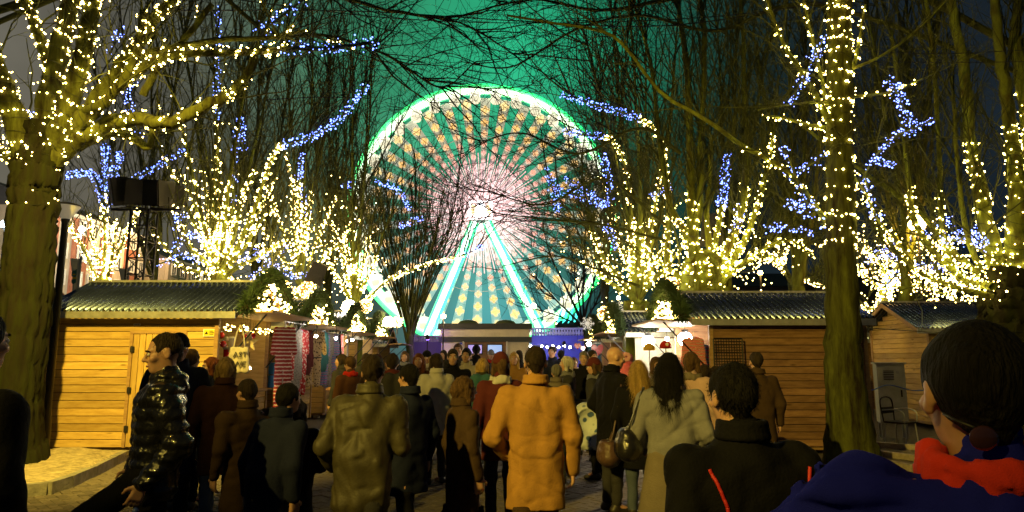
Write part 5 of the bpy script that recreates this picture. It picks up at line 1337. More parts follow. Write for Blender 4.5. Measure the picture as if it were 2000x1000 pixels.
    if st_ != 'bald':
        hr = max(res * .75, .009); c = J['head']
        f = Field(c + (-.26, -.26, -.55 if st_ in ('long', 'pony') else -.2), c + (.26, .26, .2), hr)
        E = lambda p, r, k=.02, op='u': f.ell(HL(*p), np.array(r) * hs, k * hs, op, R3)
        t_ = 1.0 if st_ != 'crop' else .93
        E((0, -.018, .034), (.083 * t_, .103 * t_, .099 * t_))
        if st_ == 'long':
            f.cone(HL(-.05, -.06, -.02), HL(-.06, -.08, -.24), .055, .05, .04); f.cone(HL(.05, -.06, -.02), HL(.06, -.08, -.25), .055, .05, .04); f.cone(HL(0, -.085, 0), HL(0, -.10, -.28), .06, .055, .04)
            f.cone(HL(-.075, .0, .0), HL(-.08, .02, -.18), .025, .03, .03); f.cone(HL(.075, .0, .0), HL(.08, .02, -.18), .025, .03, .03)
        elif st_ == 'bob':
            for q in (-1, 1): f.cone(HL(q * .07, -.01, .02), HL(q * .075, .0, -.09), .03, .03, .03)
            f.cone(HL(0, -.085, .0), HL(0, -.07, -.09), .05, .04, .04)
        else: f.cone(HL(0, -.075, .0), HL(0, -.062, -.06), .035 * t_, .025, .03)
        f.ripple(.004 if cfreq < 30 else .0022, 90, seed, 4, (1, 1, .35))
        E((0, .10, -.035), (.088, .078 if st_ == 'crop' else .075, .128 if st_ == 'crop' else .098), .015, 's')
        if st_ in ('short', 'crop'):
            for q in (-1, 1): E((q * .10, .0, -.06), (.045, .055, .07), .01, 's')
            f.cut(2, (c[2] - .085 * hs), 1)
        ho = put('hair', f.mesh('hair'), HM[hc], root)
        if strand: put('hair_strands', strands(ho.data, strand, .10 if st_ == 'long' else (.009 if strand > 9000 else .011), seed, 1.0 if st_ == 'long' else .5), HM[hc], ho, kind='stuff')
    if hat:
        kind, hm = hat; c = J['head']; f = Field(c - .25, c + .25, max(res * .7, .009))
        f.ell(HL(0, -.016, .04), np.array((.09, .108, .108)) * hs, .02, 'u', R3)
        f.ell(HL(0, .0, -.07), np.array((.16, .17, .095)) * hs, .01, 's', R3)
        if kind == 'beanie':
            for q in range(16):
                a, b = 2 * PI * q / 16, 2 * PI * (q + 1) / 16
                f.cone(HL(.083 * math.cos(a), -.012 + .1 * math.sin(a), .032), HL(.083 * math.cos(b), -.012 + .1 * math.sin(b), .032), .014, .014, .01)
        if kind == 'santa': f.cone(HL(0, -.03, .1), HL(.07, -.09, .13), .06, .03, .04); f.ell(HL(.09, -.1, .11), (.03,) * 3, .005)
        put('hat', f.mesh('hat'), hm, root)
    # trousers / skirt
    tm = CL[trousers]
    cz = J['pel'][2]
    if lo[2] < cz - .05:
        f = Field(lo * (1, 1, 1), np.array((hi[0], hi[1], cz + .2)), max(res, .014))
        for n in 'lr':
            f.cone(J['hip' + n], J['kn' + n], .098 * s, .070 * s, .04); f.cone(J['kn' + n], J['an' + n] + (0, 0, .02), .070 * s, .058 * s, .03)
        f.ell(J['pel'], np.array((.165, .125, .13)) * s, .05)
        f.ripple(fold, 26, seed + 50, 5, (.6, .6, 1.6)).crease(fold * 1.3, 24, seed + 70, 3, (.6, .6, 1.4)).cut(2, .075 * s, 1).cut(2, 9. if override else max(hem * s + .03, .3), -1)
        if skirt:
            sk, zb = skirt
            for q in (-1, 0, 1): f.cone(J['pel'] + (q * .07, 0, 0), (q * .17 * s, 0, zb * s), .13 * s, .16 * s, .05)
            f.cut(2, zb * s, 1); tm = CL[sk]
        me = f.mesh('trousers')
        if me: put('skirt' if skirt else 'trousers', me, tm, root)
        if cull <= 0:
            for n in 'lr':
                a = J['an' + n]; f = Field(a - (.1, .16, .14), a + (.1, .28, .08), .012)
                f.cone(a + (0, -.04, -.045), a + (0, .15 * s, -.06), .042, .038, .03); f.cone(a + (0, 0, .02), a + (0, -.02, -.04), .046, .04, .03); f.cut(2, a[2] - .088, 1)
                put('shoe', f.mesh('shoe'), shoe_m, root)
    # coat
    cm = coat_m or CL[coat]
    hz = max(hem * s, lo[2] - .1); g = .016 + puff + (.012 if cfreq > 30 else 0)
    f = Field(lo, hi, res)
    ch = J['chest']; pe = J['pel']
    low = np.array((pe[0], pe[1], hz))
    for q in (-1, 0, 1):
        f.cone(low + (q * .085 * s * (1.1 if hem < .7 else 1), 0, 0), pe + (q * .075 * s, 0, .1 * s), (.112 + g * .6) * s, (.105 + g * .7) * s, .05)
        f.cone(pe + (q * .075 * s, 0, .1 * s), ch + (q * .09 * s * wide, 0, .03 * s), (.105 + g * .7) * s, (.112 + g) * s, .05)
    for n in 'lr': f.cone(J['neck'] + (0, 0, -.055), J['sh' + n] * .94 + J['neck'] * .06 - (0, 0, .012), (.058 + g) * s, (.052 + g) * s, .05)
    f.cone(ch + (0, -.01, .1), J['neck'] - (0, 0, .02), .11 * s, .08 * s, .06)
    for n in 'lr':
        f.cone(J['sh' + n], J['el' + n], (.066 + g) * s, (.056 + g) * s, .035); w_ = J['wr' + n]; f.cone(J['el' + n], w_, (.056 + g) * s, (.044 + g * .6) * s, .02)
    if collar: f.cone(J['neck'] - (0, 0, .04), J['neck'] + (0, 0, .035) + R3 @ (0, -.005, 0), .082 * s, .078 * s, .03)
    if hood: f.ell(J['neck'] + (0, -.075, -.01), (.11, .06, .075), .04)
    d0 = f.d.copy()
    if puff:
        zz = (f.lo[2] + f.h * np.arange(f.n[2]))[None, None, :]; xx = (f.lo[0] + f.h * np.arange(f.n[0]))[:, None, None]
        f.d = (f.d - .010 * np.abs(np.sin(zz * PI / .075 + .4 * np.sin(xx * 9))) + .006).astype(np.float32)
        f.ripple(fold * .9, 52, seed, 7)
    f.ripple(fold * .8, 17, seed, 5, (1.2, 1.2, .5)); f.ripple(fold * .42, 40, seed + 9, 5, (1, 1, .6))
    f.crease(fold * 1.6, cfreq, seed, 4 if cfreq < 30 else 7, (.8, .8, 1.0))
    f.d = np.minimum(f.d, d0 + (.012 if cfreq < 30 else .024))
    hm_ = f.cut(2, hz - .07 * s if hem > .7 else hz, 1)
    me = f.mesh('coat'); coat_o = put('coat', me, cm, root)
    if collar and not scarf and not hood:
        cN = J['neck'] + (0, 0, .03); fc = Field(cN - .2, cN + .2, max(res * .75, .009))
        for q in range(3, 20):
            a, b = PI / 2 + 2 * PI * q / 22, PI / 2 + 2 * PI * (q + 1) / 22
            for z_, r_ in ((.0, .088), (.022, .082), (.042, .080)):
                fc.cone(cN + (r_ * s * math.cos(a), -.008 + r_ * s * math.sin(a), z_), cN + (r_ * s * math.cos(b), -.008 + r_ * s * math.sin(b), z_), .012, .012, .008)
        cme = fc.mesh('collar')
        if cme: put('collar', cme, cm, coat_o)
    if seams:
        def back(x, z):
            i = int(round((x - f.lo[0]) / f.h)); k = int(round((z - f.lo[2]) / f.h))
            if not (0 <= i < f.n[0] and 0 <= k < f.n[2]): return None
            col = np.nonzero(f.d[i, :, k] < 0)[0]
            if not len(col): return None
            j = col[0]; a_, b_ = f.d[i, j - 1, k], f.d[i, j, k]
            return f.lo[1] + f.h * (j - 1 + a_ / (a_ - b_))
        zt = J['neck'][2]
        for (x0, z0, x1, z1) in seams:
            pts = []
            for q in np.linspace(0, 1, 40):
                x, z = (x0 + (x1 - x0) * q) * s, (z0 + (z1 - z0) * q) * s; y = back(x, z)
                if y is not None: pts.append((x, y - .001, z))
            if len(pts) > 4:
                pts = np.array(pts); pts[1:-1, 1] = (pts[:-2, 1] + pts[1:-1, 1] + pts[2:, 1]) / 3
                put('seam', MB().tube(pts, .0022 if not seam_m else .007, 5).mesh('seam', smooth=True), seam_m or seam_dark, coat_o)
    if scarf:
        c = J['neck']; f = Field(c - .24, c + .26, max(res * .8, .009))
        tk = .026 if cfreq < 30 else .019
        for z_, r_ in ((-.012, .096), (.024, .088)) if cfreq < 30 else ((.006, .090), (.034, .084)):
            for q in range(14):
                a, b = 2 * PI * q / 14, 2 * PI * (q + 1) / 14
                f.cone(c + (r_ * math.cos(a), .01 + r_ * 1.0 * math.sin(a), z_ + .012 * math.sin(a * 3)), c + (r_ * math.cos(b), .01 + r_ * math.sin(b), z_ + .012 * math.sin(b * 3)), tk, tk, .018)
        f.ripple(.003, 50, seed, 4).crease(.012, 42, seed, 6, (.5, .5, 1.2))
        xx = f.lo[0] + f.h * np.arange(f.n[0]) - c[0]; yy = f.lo[1] + f.h * np.arange(f.n[1]) - c[1]; zz = f.lo[2] + f.h * np.arange(f.n[2])
        f.d = (f.d + .0032 * np.sin(np.arctan2(yy[None, :, None], xx[:, None, None]) * 46 + zz[None, None, :] * 40)).astype(np.float32)
        put('scarf', f.mesh('scarf'), CL[scarf] if isinstance(scarf, str) else scarf, root)
    return root, J
def to_world(root, p):
    a = root.rotation_euler.z; c, s = math.cos(a), math.sin(a)
    return np.array(root.location) + np.array((c * p[0] - s * p[1], s * p[0] + c * p[1], p[2]))

AW, TC = 0.0, PI       # looking away from / towards the camera
# --- foreground
puffer = mat('glossy_puffer_nylon', (.010, .010, .012), .24, noise=(6, .3), bump=(24, .55), coat=.25)
wax = mat('waxed_jacket', (.05, .042, .02), .6, noise=(5, .2), bump=(80, .15))
# man striding to the left, bottle in hand
Xm = 4.3
ov = dict(hipl=(-.09, .02, .95), hipr=(.09, .0, .95), knr=(.10, .44, .64), anr=(.10, .62, .22), knl=(-.10, -.02, .50), anl=(-.10, -.22, .10),
          ell=(-.27, -.12, 1.14), wrl=(-.26, .05, .94), hdl=(.0, .35, -.9), elr=(.26, .02, 1.14), wrr=(.20, .10, .97), hdr=(-.2, .3, -.9), nml=(1, .2, 0), nmr=(-1, 0, 0), pel=(0, -.02, .95))
A_, JA = person('man in a shiny black puffer jacket striding left, bottle in hand', 312, Xm, 1.79, PI / 2 + .5, top=650, hem=.86, trousers='black', hair=('crop', 'dark'), strand=1200, res=.009, coat_m=puffer, puff=.004, override=ov, lean=(0, -.03), hood=True, head=(.05, -.16), fold=.006, wide=.92)
hw = to_world(A_, JA['wrl'] + JA['hdl'] / np.linalg.norm(JA['hdl']) * .10)
bo = empty('water_bottle', hw + (-.02, -.03, -.16), 'clear plastic water bottle in the hand of the puffer jacket man', 'bottle')
gl = mat('clear_plastic', (.85, .9, .95), .06); gl.node_tree.nodes['Principled BSDF'].inputs['Transmission Weight'].default_value = .9; gl.node_tree.nodes['Principled BSDF'].inputs['IOR'].default_value = 1.3
bo.rotation_euler = (.25, .5, 0)
MB().lathe((0, 0, -.06), [(0, 0), (.03, .002), (.032, .02), (.029, .04), (.032, .06), (.029, .08), (.032, .1), (.032, .15), (.013, .19), (.013, .21)], 18).build('bottle_body', gl, bo, True, local=True)
MB().lathe((0, 0, -.06), [(.0145, .195), (.0145, .216), (0, .217)], 14).build('cap', mat('cap_blue', (.05, .1, .5), .4), bo, True, local=True)
# man at the right edge, back of the head
ov = dict(shl=(-.21, .03, 1.39), ell=(-.30, .24, 1.22), wrl=(-.03, .36, 1.315), hdl=(.75, .2, .2), nml=(0, -1, 0), curl=1.0, neck=(0, -.01, 1.44), head=(.0, .02, 1.585))
B_, JB = person('dark haired man in a blue fleece and red scarf, nearest figure at right', 1912, 1.20, 1.75, AW, coat='blue', coat_m=fleece, hem=.9, trousers='charcoal', hair=('short', 'black'), skin='tan', res=.008, override=ov, head=(-.20, .05), scarf=knit, cfreq=36, cull=.86, wide=1.15, fold=.013)
# sunglasses hung behind the ear
p = to_world(B_, JB['head'] + np.array((-.055, -.085, -.05)))
sg_ = empty('sunglasses', p, 'dark sunglasses worn backwards behind the ear of the blue fleece man', 'sunglasses')
MB().ball(p + (0, -.012, -.012), (.024, .008, .02), 14, 10).build('lens', mat('smoked_lens', (.05, .02, .03), .05, coat=.5), sg_, True)
MB().tube([p + (-.012, -.01, .004), p + (-.02, .02, .012), p + (-.026, .045, .022)], .003, 6).build('temple', M['black'], sg_, True)
# tan coat, dark jackets
person('heavy man in a tan coat walking away up the middle of the lane', 1046, 5.0, top=676, rot=AW, coat='tan', hem=.62, trousers='brown', hair=('crop', 'dark'), wide=1.12, res=.011, stride=.3, arms=('pocket', 'down'), strand=2500, fold=.0065, x=None)
person('person in a dark olive jacket walking away, left of the tan coat', 712, 4.7, top=694, rot=AW, coat='olive', coat_m=wax, hem=.74, trousers='charcoal', hair=('short', 'dark'), wide=1.12, res=.011, stride=-.3, strand=2500, fold=.008, lean=(.03, .08), arms=('bag', 'hold'))
person('person in a navy coat close behind the olive jacket', 800, 5.9, top=712, rot=AW + .8, coat='navy', hem=.6, trousers='black', hair=('short', 'black'), stride=.3, wide=1.02, res=.013, strand=1500)
person('short person in a brown coat just left of the tan coat', 905, 5.6, top=736, rot=AW - 1.1, coat='brown', hem=.56, trousers='black', hair=('bob', 'brown'), stride=.25, fold=.006, res=.013, strand=2000)
person('person in a black jacket with red piping, low in front at right', 1462, 2.35, top=712, rot=AW + .15, coat='black', hem=.7, trousers='black', hair=('short', 'black'), wide=1.18, res=.011, seams=[(-.19, 1.40, -.15, 1.28), (-.15, 1.28, -.13, 1.12), (.19, 1.40, .15, 1.28), (.15, 1.28, .13, 1.12)], seam_m=mat('red_piping', (.5, .02, .02), .6), strand=3500, lean=(-.02, .05), fold=.006, arms=('bag', 'bag'), cull=.5)
wp = W(1380, 900, 2.2)
# woman in grey with her bag
Fw, JF = person('woman with long dark hair, grey coat and pink scarf, black bag on her shoulder', 1308, 5.4, top=690, rot=AW - .25, coat='grey', hem=.74, trousers='taupe', hair=('long', 'black'), scarf='pink', skirt=('taupe', .26), res=.011, wide=1.05, strand=3500, arms=('bag', 'bag'), head=(-.25, 0), fold=.007)
def shoulder_bag(root, J, side, m, label, zc=.95, size=(.10, .17, .14), strap_to='sh'):
    a = J['shl' if side < 0 else 'shr'] + (side * .02, 0, .085); c = np.array((side * .33, -.02, zc))
    t = empty('handbag', to_world(root, c), label, 'bag', rz=root.rotation_euler.z)
    f = Field((-.2, -.28, -.25), (.2, .28, .25), .012)
    f.ell((0, 0, -.02), (size[0], size[1], size[2]), .02); f.ell((0, 0, -.07), (size[0] * 1.05, size[1] * 1.08, size[2] * .6), .05); f.ripple(.003, 40, 3).cut(2, .09, -1)
    put('pouch', f.mesh('pouch'), m, t)
    for dy in (-.10, .10):
        pts = [(0, dy, .07), (-side * .05, dy * .8, .2), tuple(a - c + (0, dy * .25, 0)), (-side * .02, -dy * .0 + dy * .5, .22)]
        put('strap', MB().tube(spline(pts[:3], 14), .009, 6).mesh('strap', smooth=True), m, t)
    for dy in (-.1, .1): put('ring', MB().ball((side * .01, dy, .085), .014, 8, 6).mesh('ring', smooth=True), M['steel'], t)
    return t
shoulder_bag(Fw, JF, -1, leather, 'black leather handbag on the shoulder of the woman in grey', 1.02)
def backpack(root, J, m, label):
    c = J['chest'] + (0, -.21, .0); t = empty('backpack', to_world(root, c), label, 'bag', rz=root.rotation_euler.z)
    f = Field((-.24, -.16, -.3), (.24, .16, .3), .014); f.cone((-.08, 0, -.17), (-.07, 0, .15), .10, .095, .04).cone((.08, 0, -.17), (.07, 0, .15), .10, .095, .04).cone((-.07, -.08, -.12), (.07, -.08, -.12), .06, .06, .03); f.ripple(.003, 40, 5).cut(2, -.25, 1)
    put('pack', f.mesh('pack'), m, t)
    put('pocket_flap', MB().box((-.12, -.155, -.09), (.12, -.135, -.065)).mesh('pocket_flap'), M['black'], t)
    for q in (-1, 1): put('strap', MB().tube(spline([(q * .08, .02, .2), (q * .12, .14, .22), (q * .14, .27, .12)], 12), .016, 6).mesh('strap', smooth=True), m, t)
# --- left group
person('man in a black knit cap and dark coat, half hidden behind the puffer jacket', 346, 6.6, top=654, rot=TC + .5, coat='navy', hem=.55, trousers='black', hat=('beanie', CL['black']), hair=('crop', 'dark'), head=(.2, 0), res=.013)
person('brown haired person in a dark coat between the knit cap and the hooded woman', 372, 7.8, top=682, rot=AW, coat='charcoal', hem=.6, trousers='black', hair=('short', 'brown'))
person('red haired woman with glasses looking left, beside the yellow hut', 414, 8.2, top=698, rot=PI / 2 + .5, coat='black', hem=.62, trousers='black', hair=('bob', 'red'), head=(.1, 0), res=.013)
person('fair haired person in a brown coat and jeans before the star stall', 441, 6.7, top=698, rot=AW + .4, coat='rust', hem=.6, trousers='jeans', hair=('bob', 'blond'), wide=1.15, stride=.15, fold=.006)
person('child in a black coat in front of the clothes rail', 578, 5.1, top=775, rot=AW + .2, coat='black', hem=.55, trousers='black', hair=('bob', 'dark'), arms=('down', 'hold'))
person('bent person in a navy coat left of the olive jacket', 532, 4.8, top=752, rot=AW - .5, coat='navy', hem=.5, trousers='black', hair=('short', 'black'), lean=(0, .12), wide=1.1)
person('broad person in a dark brown coat in front of the clothing stall', 486, 5.7, top=742, rot=AW + .9, coat='brown', hem=.5, trousers='black', hair=('short', 'dark'), wide=1.2, fold=.006)
person('dark figure cut by the left edge of the picture', -62, 2.6, top=600, rot=AW - .3, coat='black', hem=.6, trousers='black', hair=('short', 'black'), cull=.4, res=.013)
# --- right group
Hm, JH = person('tall bald man in a dark coat looking right, by the pink dress', 1190, 7.7, top=677, rot=-PI / 2 + .35, coat='black', hem=.6, trousers='charcoal', hair=('bald', 'grey'), head=(-.15, -.2), lean=(0, .05), wide=1.1, res=.012, arms=('pocket', 'hold'))
Bw, JBw = person('blond woman in a black coat, back to the camera, left of the woman in grey', 1247, 7.4, top=704, rot=AW - .1, coat='black', hem=.55, trousers='jeans', hair=('long', 'blond'), res=.012, strand=3000, arms=('down', 'hold'))
shoulder_bag(Bw, JBw, -1, mat('brown_leather', (.09, .05, .035), .4, bump=(40, .3)), 'brown leather bag on the arm of the blond woman', .70, (.12, .19, .17))
person('woman facing the camera between the blond and the dark haired woman', 1282, 9.2, top=697, rot=TC + .2, coat='taupe', hem=.6, hair=('bob', 'brown'))
person('brown haired woman in a pale pink coat at the bright stall', 1350, 7.9, top=688, rot=AW - .7, coat='pink', hem=.6, trousers='taupe', hair=('bob', 'brown'), scarf='taupe', res=.013)
person('shorter person in a pale scarf at the bright stall, beside the pale pink coat', 1376, 8.8, top=712, rot=AW - .5, coat='cream', hem=.7, trousers='jeans', hair=('bob', 'dark'))
person('white haired woman with glasses looking left, grey scarf over a dark coat', 1108, 10.5, top=696, rot=PI / 2, coat='charcoal', hem=.55, trousers='black', hair=('bob', 'white'), scarf='grey', res=.013)
person('smiling grey haired man in a dark jacket facing the camera', 1141, 11.5, top=686, rot=TC - .2, coat='black', hem=.75, trousers='charcoal', hair=('short', 'grey'), res=.013)
person('man in a brown jacket just right of the smiling man', 1157, 12.6, top=684, rot=TC + .5, coat='brown', hair=('short', 'dark'))
person('dark haired man in the blue light by the balustrade', 1079, 15.5, top=676, rot=TC - .4, coat='navy', hem=.6, hair=('short', 'dark'))
person('man in a black jacket in the blue light left of the stalls', 1096, 17.5, top=684, rot=AW, coat='black', hem=.6, hair=('short', 'black'))
person('child in a white jacket near the smiling man', 1121, 13.5, top=698, rot=TC, coat='white', hem=.75, trousers='jeans', hair=('short', 'brown'))
person('dark figure standing in front of the wire grid at right', 1478, 8.6, top=688, rot=AW, coat='brown', hem=.6, trousers='black', hair=('short', 'dark'), wide=1.0)
# --- middle distance
person('man with glasses in a black jacket in the middle crowd', 884, 10.4, top=682, rot=TC + .1, coat='black', hem=.72, trousers='charcoal', hair=('short', 'dark'), res=.013, wide=1.1)
person('dark haired man in a pale grey shirt facing the camera', 911, 11.8, top=680, rot=TC - .15, coat='cream', hem=.8, trousers='charcoal', hair=('short', 'black'), res=.013, collar=True)
person('tall man behind the one with glasses', 894, 14.5, top=671, rot=TC, coat='charcoal', hair=('short', 'brown'))
person('person in a white coat and dark bag left of the man with glasses', 852, 9.4, top=690, rot=AW + .5, coat='white', hem=.65, trousers='charcoal', hair=('bob', 'dark'))
person('person in a red and white cap and pale scarf left of the tan coat', 978, 7.2, top=690, rot=AW + .3, coat='wine', hem=.65, trousers='charcoal', hair=('bob', 'brown'), hat=('beanie', CL['wine']), scarf='white')
Ob, JO = person('person in an olive coat behind the pale shirt', 942, 9.6, top=700, rot=AW, coat='olive', hem=.6, hair=('bob', 'blond'))
backpack(Ob, JO, cloth('pack_teal', (.03, .12, .14)), 'teal backpack on the person in the olive coat')
person('person in a dark cap before the kiosk windows', 930, 16.5, top=675, rot=AW, coat='black', hair=('short', 'black'), hat=('beanie', CL['black']))
person('fair haired woman before the right kiosk wall', 1004, 13.0, top=688, rot=TC, coat='tan', hem=.65, hair=('long', 'blond'))
crowd = [(766, 8.2, 690, 'wine', 'dark', .3, 'person in a wine red coat behind the olive jacket'), (742, 9.8, 694, 'brown', 'brown', TC, 'brown haired person in a brown coat by the third left hut'), (815, 11.2, 690, 'rust', 'red', TC + .4, 'red haired woman in a rust coat left of the white coat'), (690, 10.5, 696, 'rust', 'brown', .8, 'person in a rust coat by the end of the clothes rail'),
         (668, 12.5, 692, 'charcoal', 'dark', 1.2, 'dark haired person in charcoal under the third shutter'), (836, 14.2, 686, 'taupe', 'blond', TC, 'blond woman in a taupe coat near the violet balustrade'), (716, 13.5, 690, 'navy', 'dark', AW, 'person in navy at the fourth left hut'), (790, 16.5, 686, 'black', 'brown', TC - .4, 'person in black before the violet balustrade'), (868, 18.0, 684, 'brown', 'dark', TC, 'person in brown left of the kiosk door'),
         (960, 19.0, 684, 'charcoal', 'brown', TC, 'person in charcoal right of the kiosk door'), (1016, 17.0, 684, 'black', 'dark', AW, 'person in black at the right kiosk corner'), (1058, 12.2, 690, 'black', 'dark', .4, 'person in black right of the tan coat'), (1082, 9.6, 712, 'taupe', 'grey', AW, 'grey haired person in taupe right of the tan coat'), (1165, 9.8, 700, 'charcoal', 'brown', 1.1, 'person in charcoal behind the bald man'), (1400, 10.2, 716, 'olive', 'dark', -.8, 'person in an olive jacket at the hats of the bright stall')]
for q, (u, Yc, tp, c_, h_, r_, lb) in enumerate(crowd):
    rt_, Jq = person(lb, u, Yc, top=tp, rot=r_, coat=c_, hem=.6 + .02 * (q % 5), trousers=('charcoal', 'black', 'jeans')[q % 3], hair=(('short', 'bob', 'long')[q % 3], h_), res=.018, stride=.15 * (q % 3 - 1), wide=.92 + .05 * (q % 4), arms=(('down', 'hold'), ('pocket', 'pocket'), ('bag', 'down'), ('hold', 'phone'))[q % 4], head=(.5 * math.sin(q * 2.1), -.15 * (q % 2)), lean=(.03 * math.sin(q * 1.7), .02), scarf=(None, 'grey', None, 'red', None, 'cream')[q % 6], hat=(('beanie', CL[('grey', 'wine', 'black')[q % 3]]) if q % 4 == 1 else None))
    if q in (0, 6, 11): backpack(rt_, Jq, CL[('charcoal', 'red', 'navy')[q % 3]], 'backpack worn by the ' + lb)
# ------------------------------------------------------------------ clothes on the rail
def garment(loc, rz, kind, m, label, L=1.15, w=1.0):
    t = empty('garment', loc, label, 'garment', 'clothes on the rail of the clothing stall', rz)
    f = Field((-.45, -.3, -L - .1), (.45, .3, .08), .013)
    zs = -L * .5
    if kind == 'suit':
        for q in (-1, 0, 1): f.cone((q * .08 * w, 0, -.10), (q * .07 * w, 0, zs), .11, .10, .05)
        for q in (-1, 1):
            f.cone((q * .17 * w, 0, -.06), (q * .25 * w, 0, -.5), .07, .05, .04); f.cone((q * .09 * w, 0, zs), (q * .10 * w, 0, -L), .095, .075, .02)
    elif kind == 'dress':
        for q in (-1, 0, 1): f.cone((q * .07 * w, 0, -.08), (q * .06 * w, 0, -.4), .09, .08, .05); f.cone((q * .06 * w, 0, -.4), (q * .2 * w, 0, -L), .09, .12, .06)
        for q in (-1, 1): f.cone((q * .15 * w, 0, -.05), (q * .22 * w, 0, -.25), .06, .05, .04)
    elif kind == 'scarf':
        f.cone((-.02, 0, -.03), (-.03, 0, -L), .05, .05, .02); f.cone((.03, 0, -.03), (.05, 0, -L * .8), .05, .045, .01)
    else:
        for q in (-1, 0, 1): f.cone((q * .08 * w, 0, -.08), (q * .09 * w, 0, -L), .10, .11, .05)
        for q in (-1, 1): f.cone((q * .16 * w, 0, -.06), (q * .24 * w, 0, -L * .85), .065, .05, .04)
    f.ell((0, .06, -.0), (.07, .1, .08), .02, 's')
    f.ripple(.008, 30, int(abs(loc[1]) * 100) % 97, 5, (1.5, 1, .5))
    me = f.mesh('cloth'); co_ = np.empty(len(me.vertices) * 3, np.float32); me.vertices.foreach_get('co', co_); co_ = co_.reshape(-1, 3); co_[:, 1] *= .42; me.vertices.foreach_set('co', co_.ravel()); me.update()
    put('cloth', me, m, t)
    put('hanger', MB().tube([(-.17, 0, -.05), (0, 0, .03), (.17, 0, -.05)], .007, 5).tube([(0, 0, .03), (0, 0, .09), (.02, 0, .12), (.0, 0, .14)], .004, 5).mesh('hanger', smooth=True), M['steel'], t)
    return t
def banded(name, cols, scale, axis='Z'):
    m = cloth(name, cols[0]); t = m.node_tree; b = t.nodes['Principled BSDF']
    tc_ = t.nodes.new('ShaderNodeTexCoord'); w = t.nodes.new('ShaderNodeTexWave'); w.bands_direction = axis; w.inputs['Scale'].default_value = scale; w.inputs['Distortion'].default_value = 1.2; w.inputs['Detail Scale'].default_value = 6
    t.links.new(tc_.outputs['Object'], w.inputs['Vector'])
    r = t.nodes.new('ShaderNodeValToRGB'); r.color_ramp.interpolation = 'CONSTANT'
    for i, c in enumerate(cols):
        e = r.color_ramp.elements[i] if i < 2 else r.color_ramp.elements.new(i / len(cols))
        e.position = i / len(cols); e.color = (*c, 1)
    t.links.new(w.outputs['Fac'], r.inputs[0]); t.links.new(r.outputs[0], b.inputs['Base Color']); return m
def spotted(name, c1, c2, scale):
    m = cloth(name, c1); t = m.node_tree; b = t.nodes['Principled BSDF']
    tc_ = t.nodes.new('ShaderNodeTexCoord'); v = t.nodes.new('ShaderNodeTexVoronoi'); v.inputs['Scale'].default_value = scale
    t.links.new(tc_.outputs['Object'], v.inputs['Vector'])
    r = t.nodes.new('ShaderNodeValToRGB'); r.color_ramp.elements[0].color = (*c2, 1); r.color_ramp.elements[0].position = .3; r.color_ramp.elements[1].color = (*c1, 1); r.color_ramp.elements[1].position = .42
    t.links.new(v.outputs['Distance'], r.inputs[0]); t.links.new(r.outputs[0], b.inputs['Base Color']); return m
red_knit = banded('red_patterned_knit', [(.30, .02, .025), (.14, .01, .015), (.42, .06, .06), (.30, .02, .025), (.6, .5, .45)], 4.2)
leo = spotted('leopard_print', (.48, .34, .18), (.07, .04, .02), 24)
blu = banded('blue_print', [(.05, .12, .4), (.5, .5, .55), (.02, .03, .1), (.1, .5, .6), (.4, .05, .3)], 5)
pat = spotted('red_white_print', (.5, .03, .04), (.7, .65, .6), 18); gry = spotted('grey_fleck', (.28, .26, .25), (.10, .09, .09), 30)
cand = banded('candy_print', [(.6, .04, .06), (.7, .68, .62), (.05, .35, .3), (.6, .04, .06)], 6)
rail_z = 2.26
t = empty('clothes_rail', (-4.62, 16.6, 0), 'long steel rail of clothes under the shutters of the left huts', 'clothes rail')
MB().tube([(-4.62, 13.9, rail_z + .13), (-4.62, 19.4, rail_z + .13)], .016, 8).build('rail', M['steel'], t)
for y in (13.95, 19.35): MB().tube([(-4.62, y, 0), (-4.62, y, rail_z + .14)], .018, 8).build('post', M['steel'], t)
items = [(552, .75, 'suit', red_knit, 'long red patterned knit suit, first on the rail', 1.55, .95), (572, 1.2, 'scarf', pat, 'red scarf with white dots beside the knit suit', 1.3, 1), (579, 1.3, 'coat', gry, 'flecked grey cardigan hung edge on', 1.2, 1), (586, 1.35, 'scarf', cand, 'striped red and green scarf', 1.5, 1), (592, 1.3, 'suit', pat, 'red dotted suit hung edge on', 1.35, .9), (599, 1.2, 'coat', CL['wine'], 'wine red jacket left of the leopard suit', .9, 1),
         (614, .35, 'suit', leo, 'leopard print suit with a black belt, facing the lane', 1.2, 1.0), (630, 1.2, 'coat', CL['teal'], 'dark teal jacket right of the leopard suit', .85, 1), (635, 1.25, 'suit', blu, 'blue printed suit in the right half of the rail', 1.2, .8), (641, 1.1, 'suit', gry, 'flecked grey suit near the end of the rail', 1.25, .8), (647, .9, 'suit', blu, 'bright blue and white suit, second last but one on the rail', 1.3, .9), (653, 1.0, 'coat', CL['black'], 'black top with coloured trim near the end of the rail', .7, 1), (660, .9, 'suit', cand, 'candy striped child suit at the end of the rail', .85, .7)]
for (u, rz, kd_, m_, lb, L_, w_) in items:
    # the rail runs straight away from the camera at x = -4.62
    yy = 4.62 / ((1000 - u) / F) * 1.0; yy = min(19.3, max(13.95, (yy - .6 * sp_) / cp))
    g_ = garment((-4.62, yy, rail_z), rz, kd_, m_, lb, L_, w_)
    if m_ is leo: put('belt', MB().tube([(.20 * math.cos(a) * 1.0, .065 * math.sin(a), -.6) for a in np.linspace(0, 2 * PI, 20)], .014, 6).mesh('belt', smooth=True), M['black'], g_)
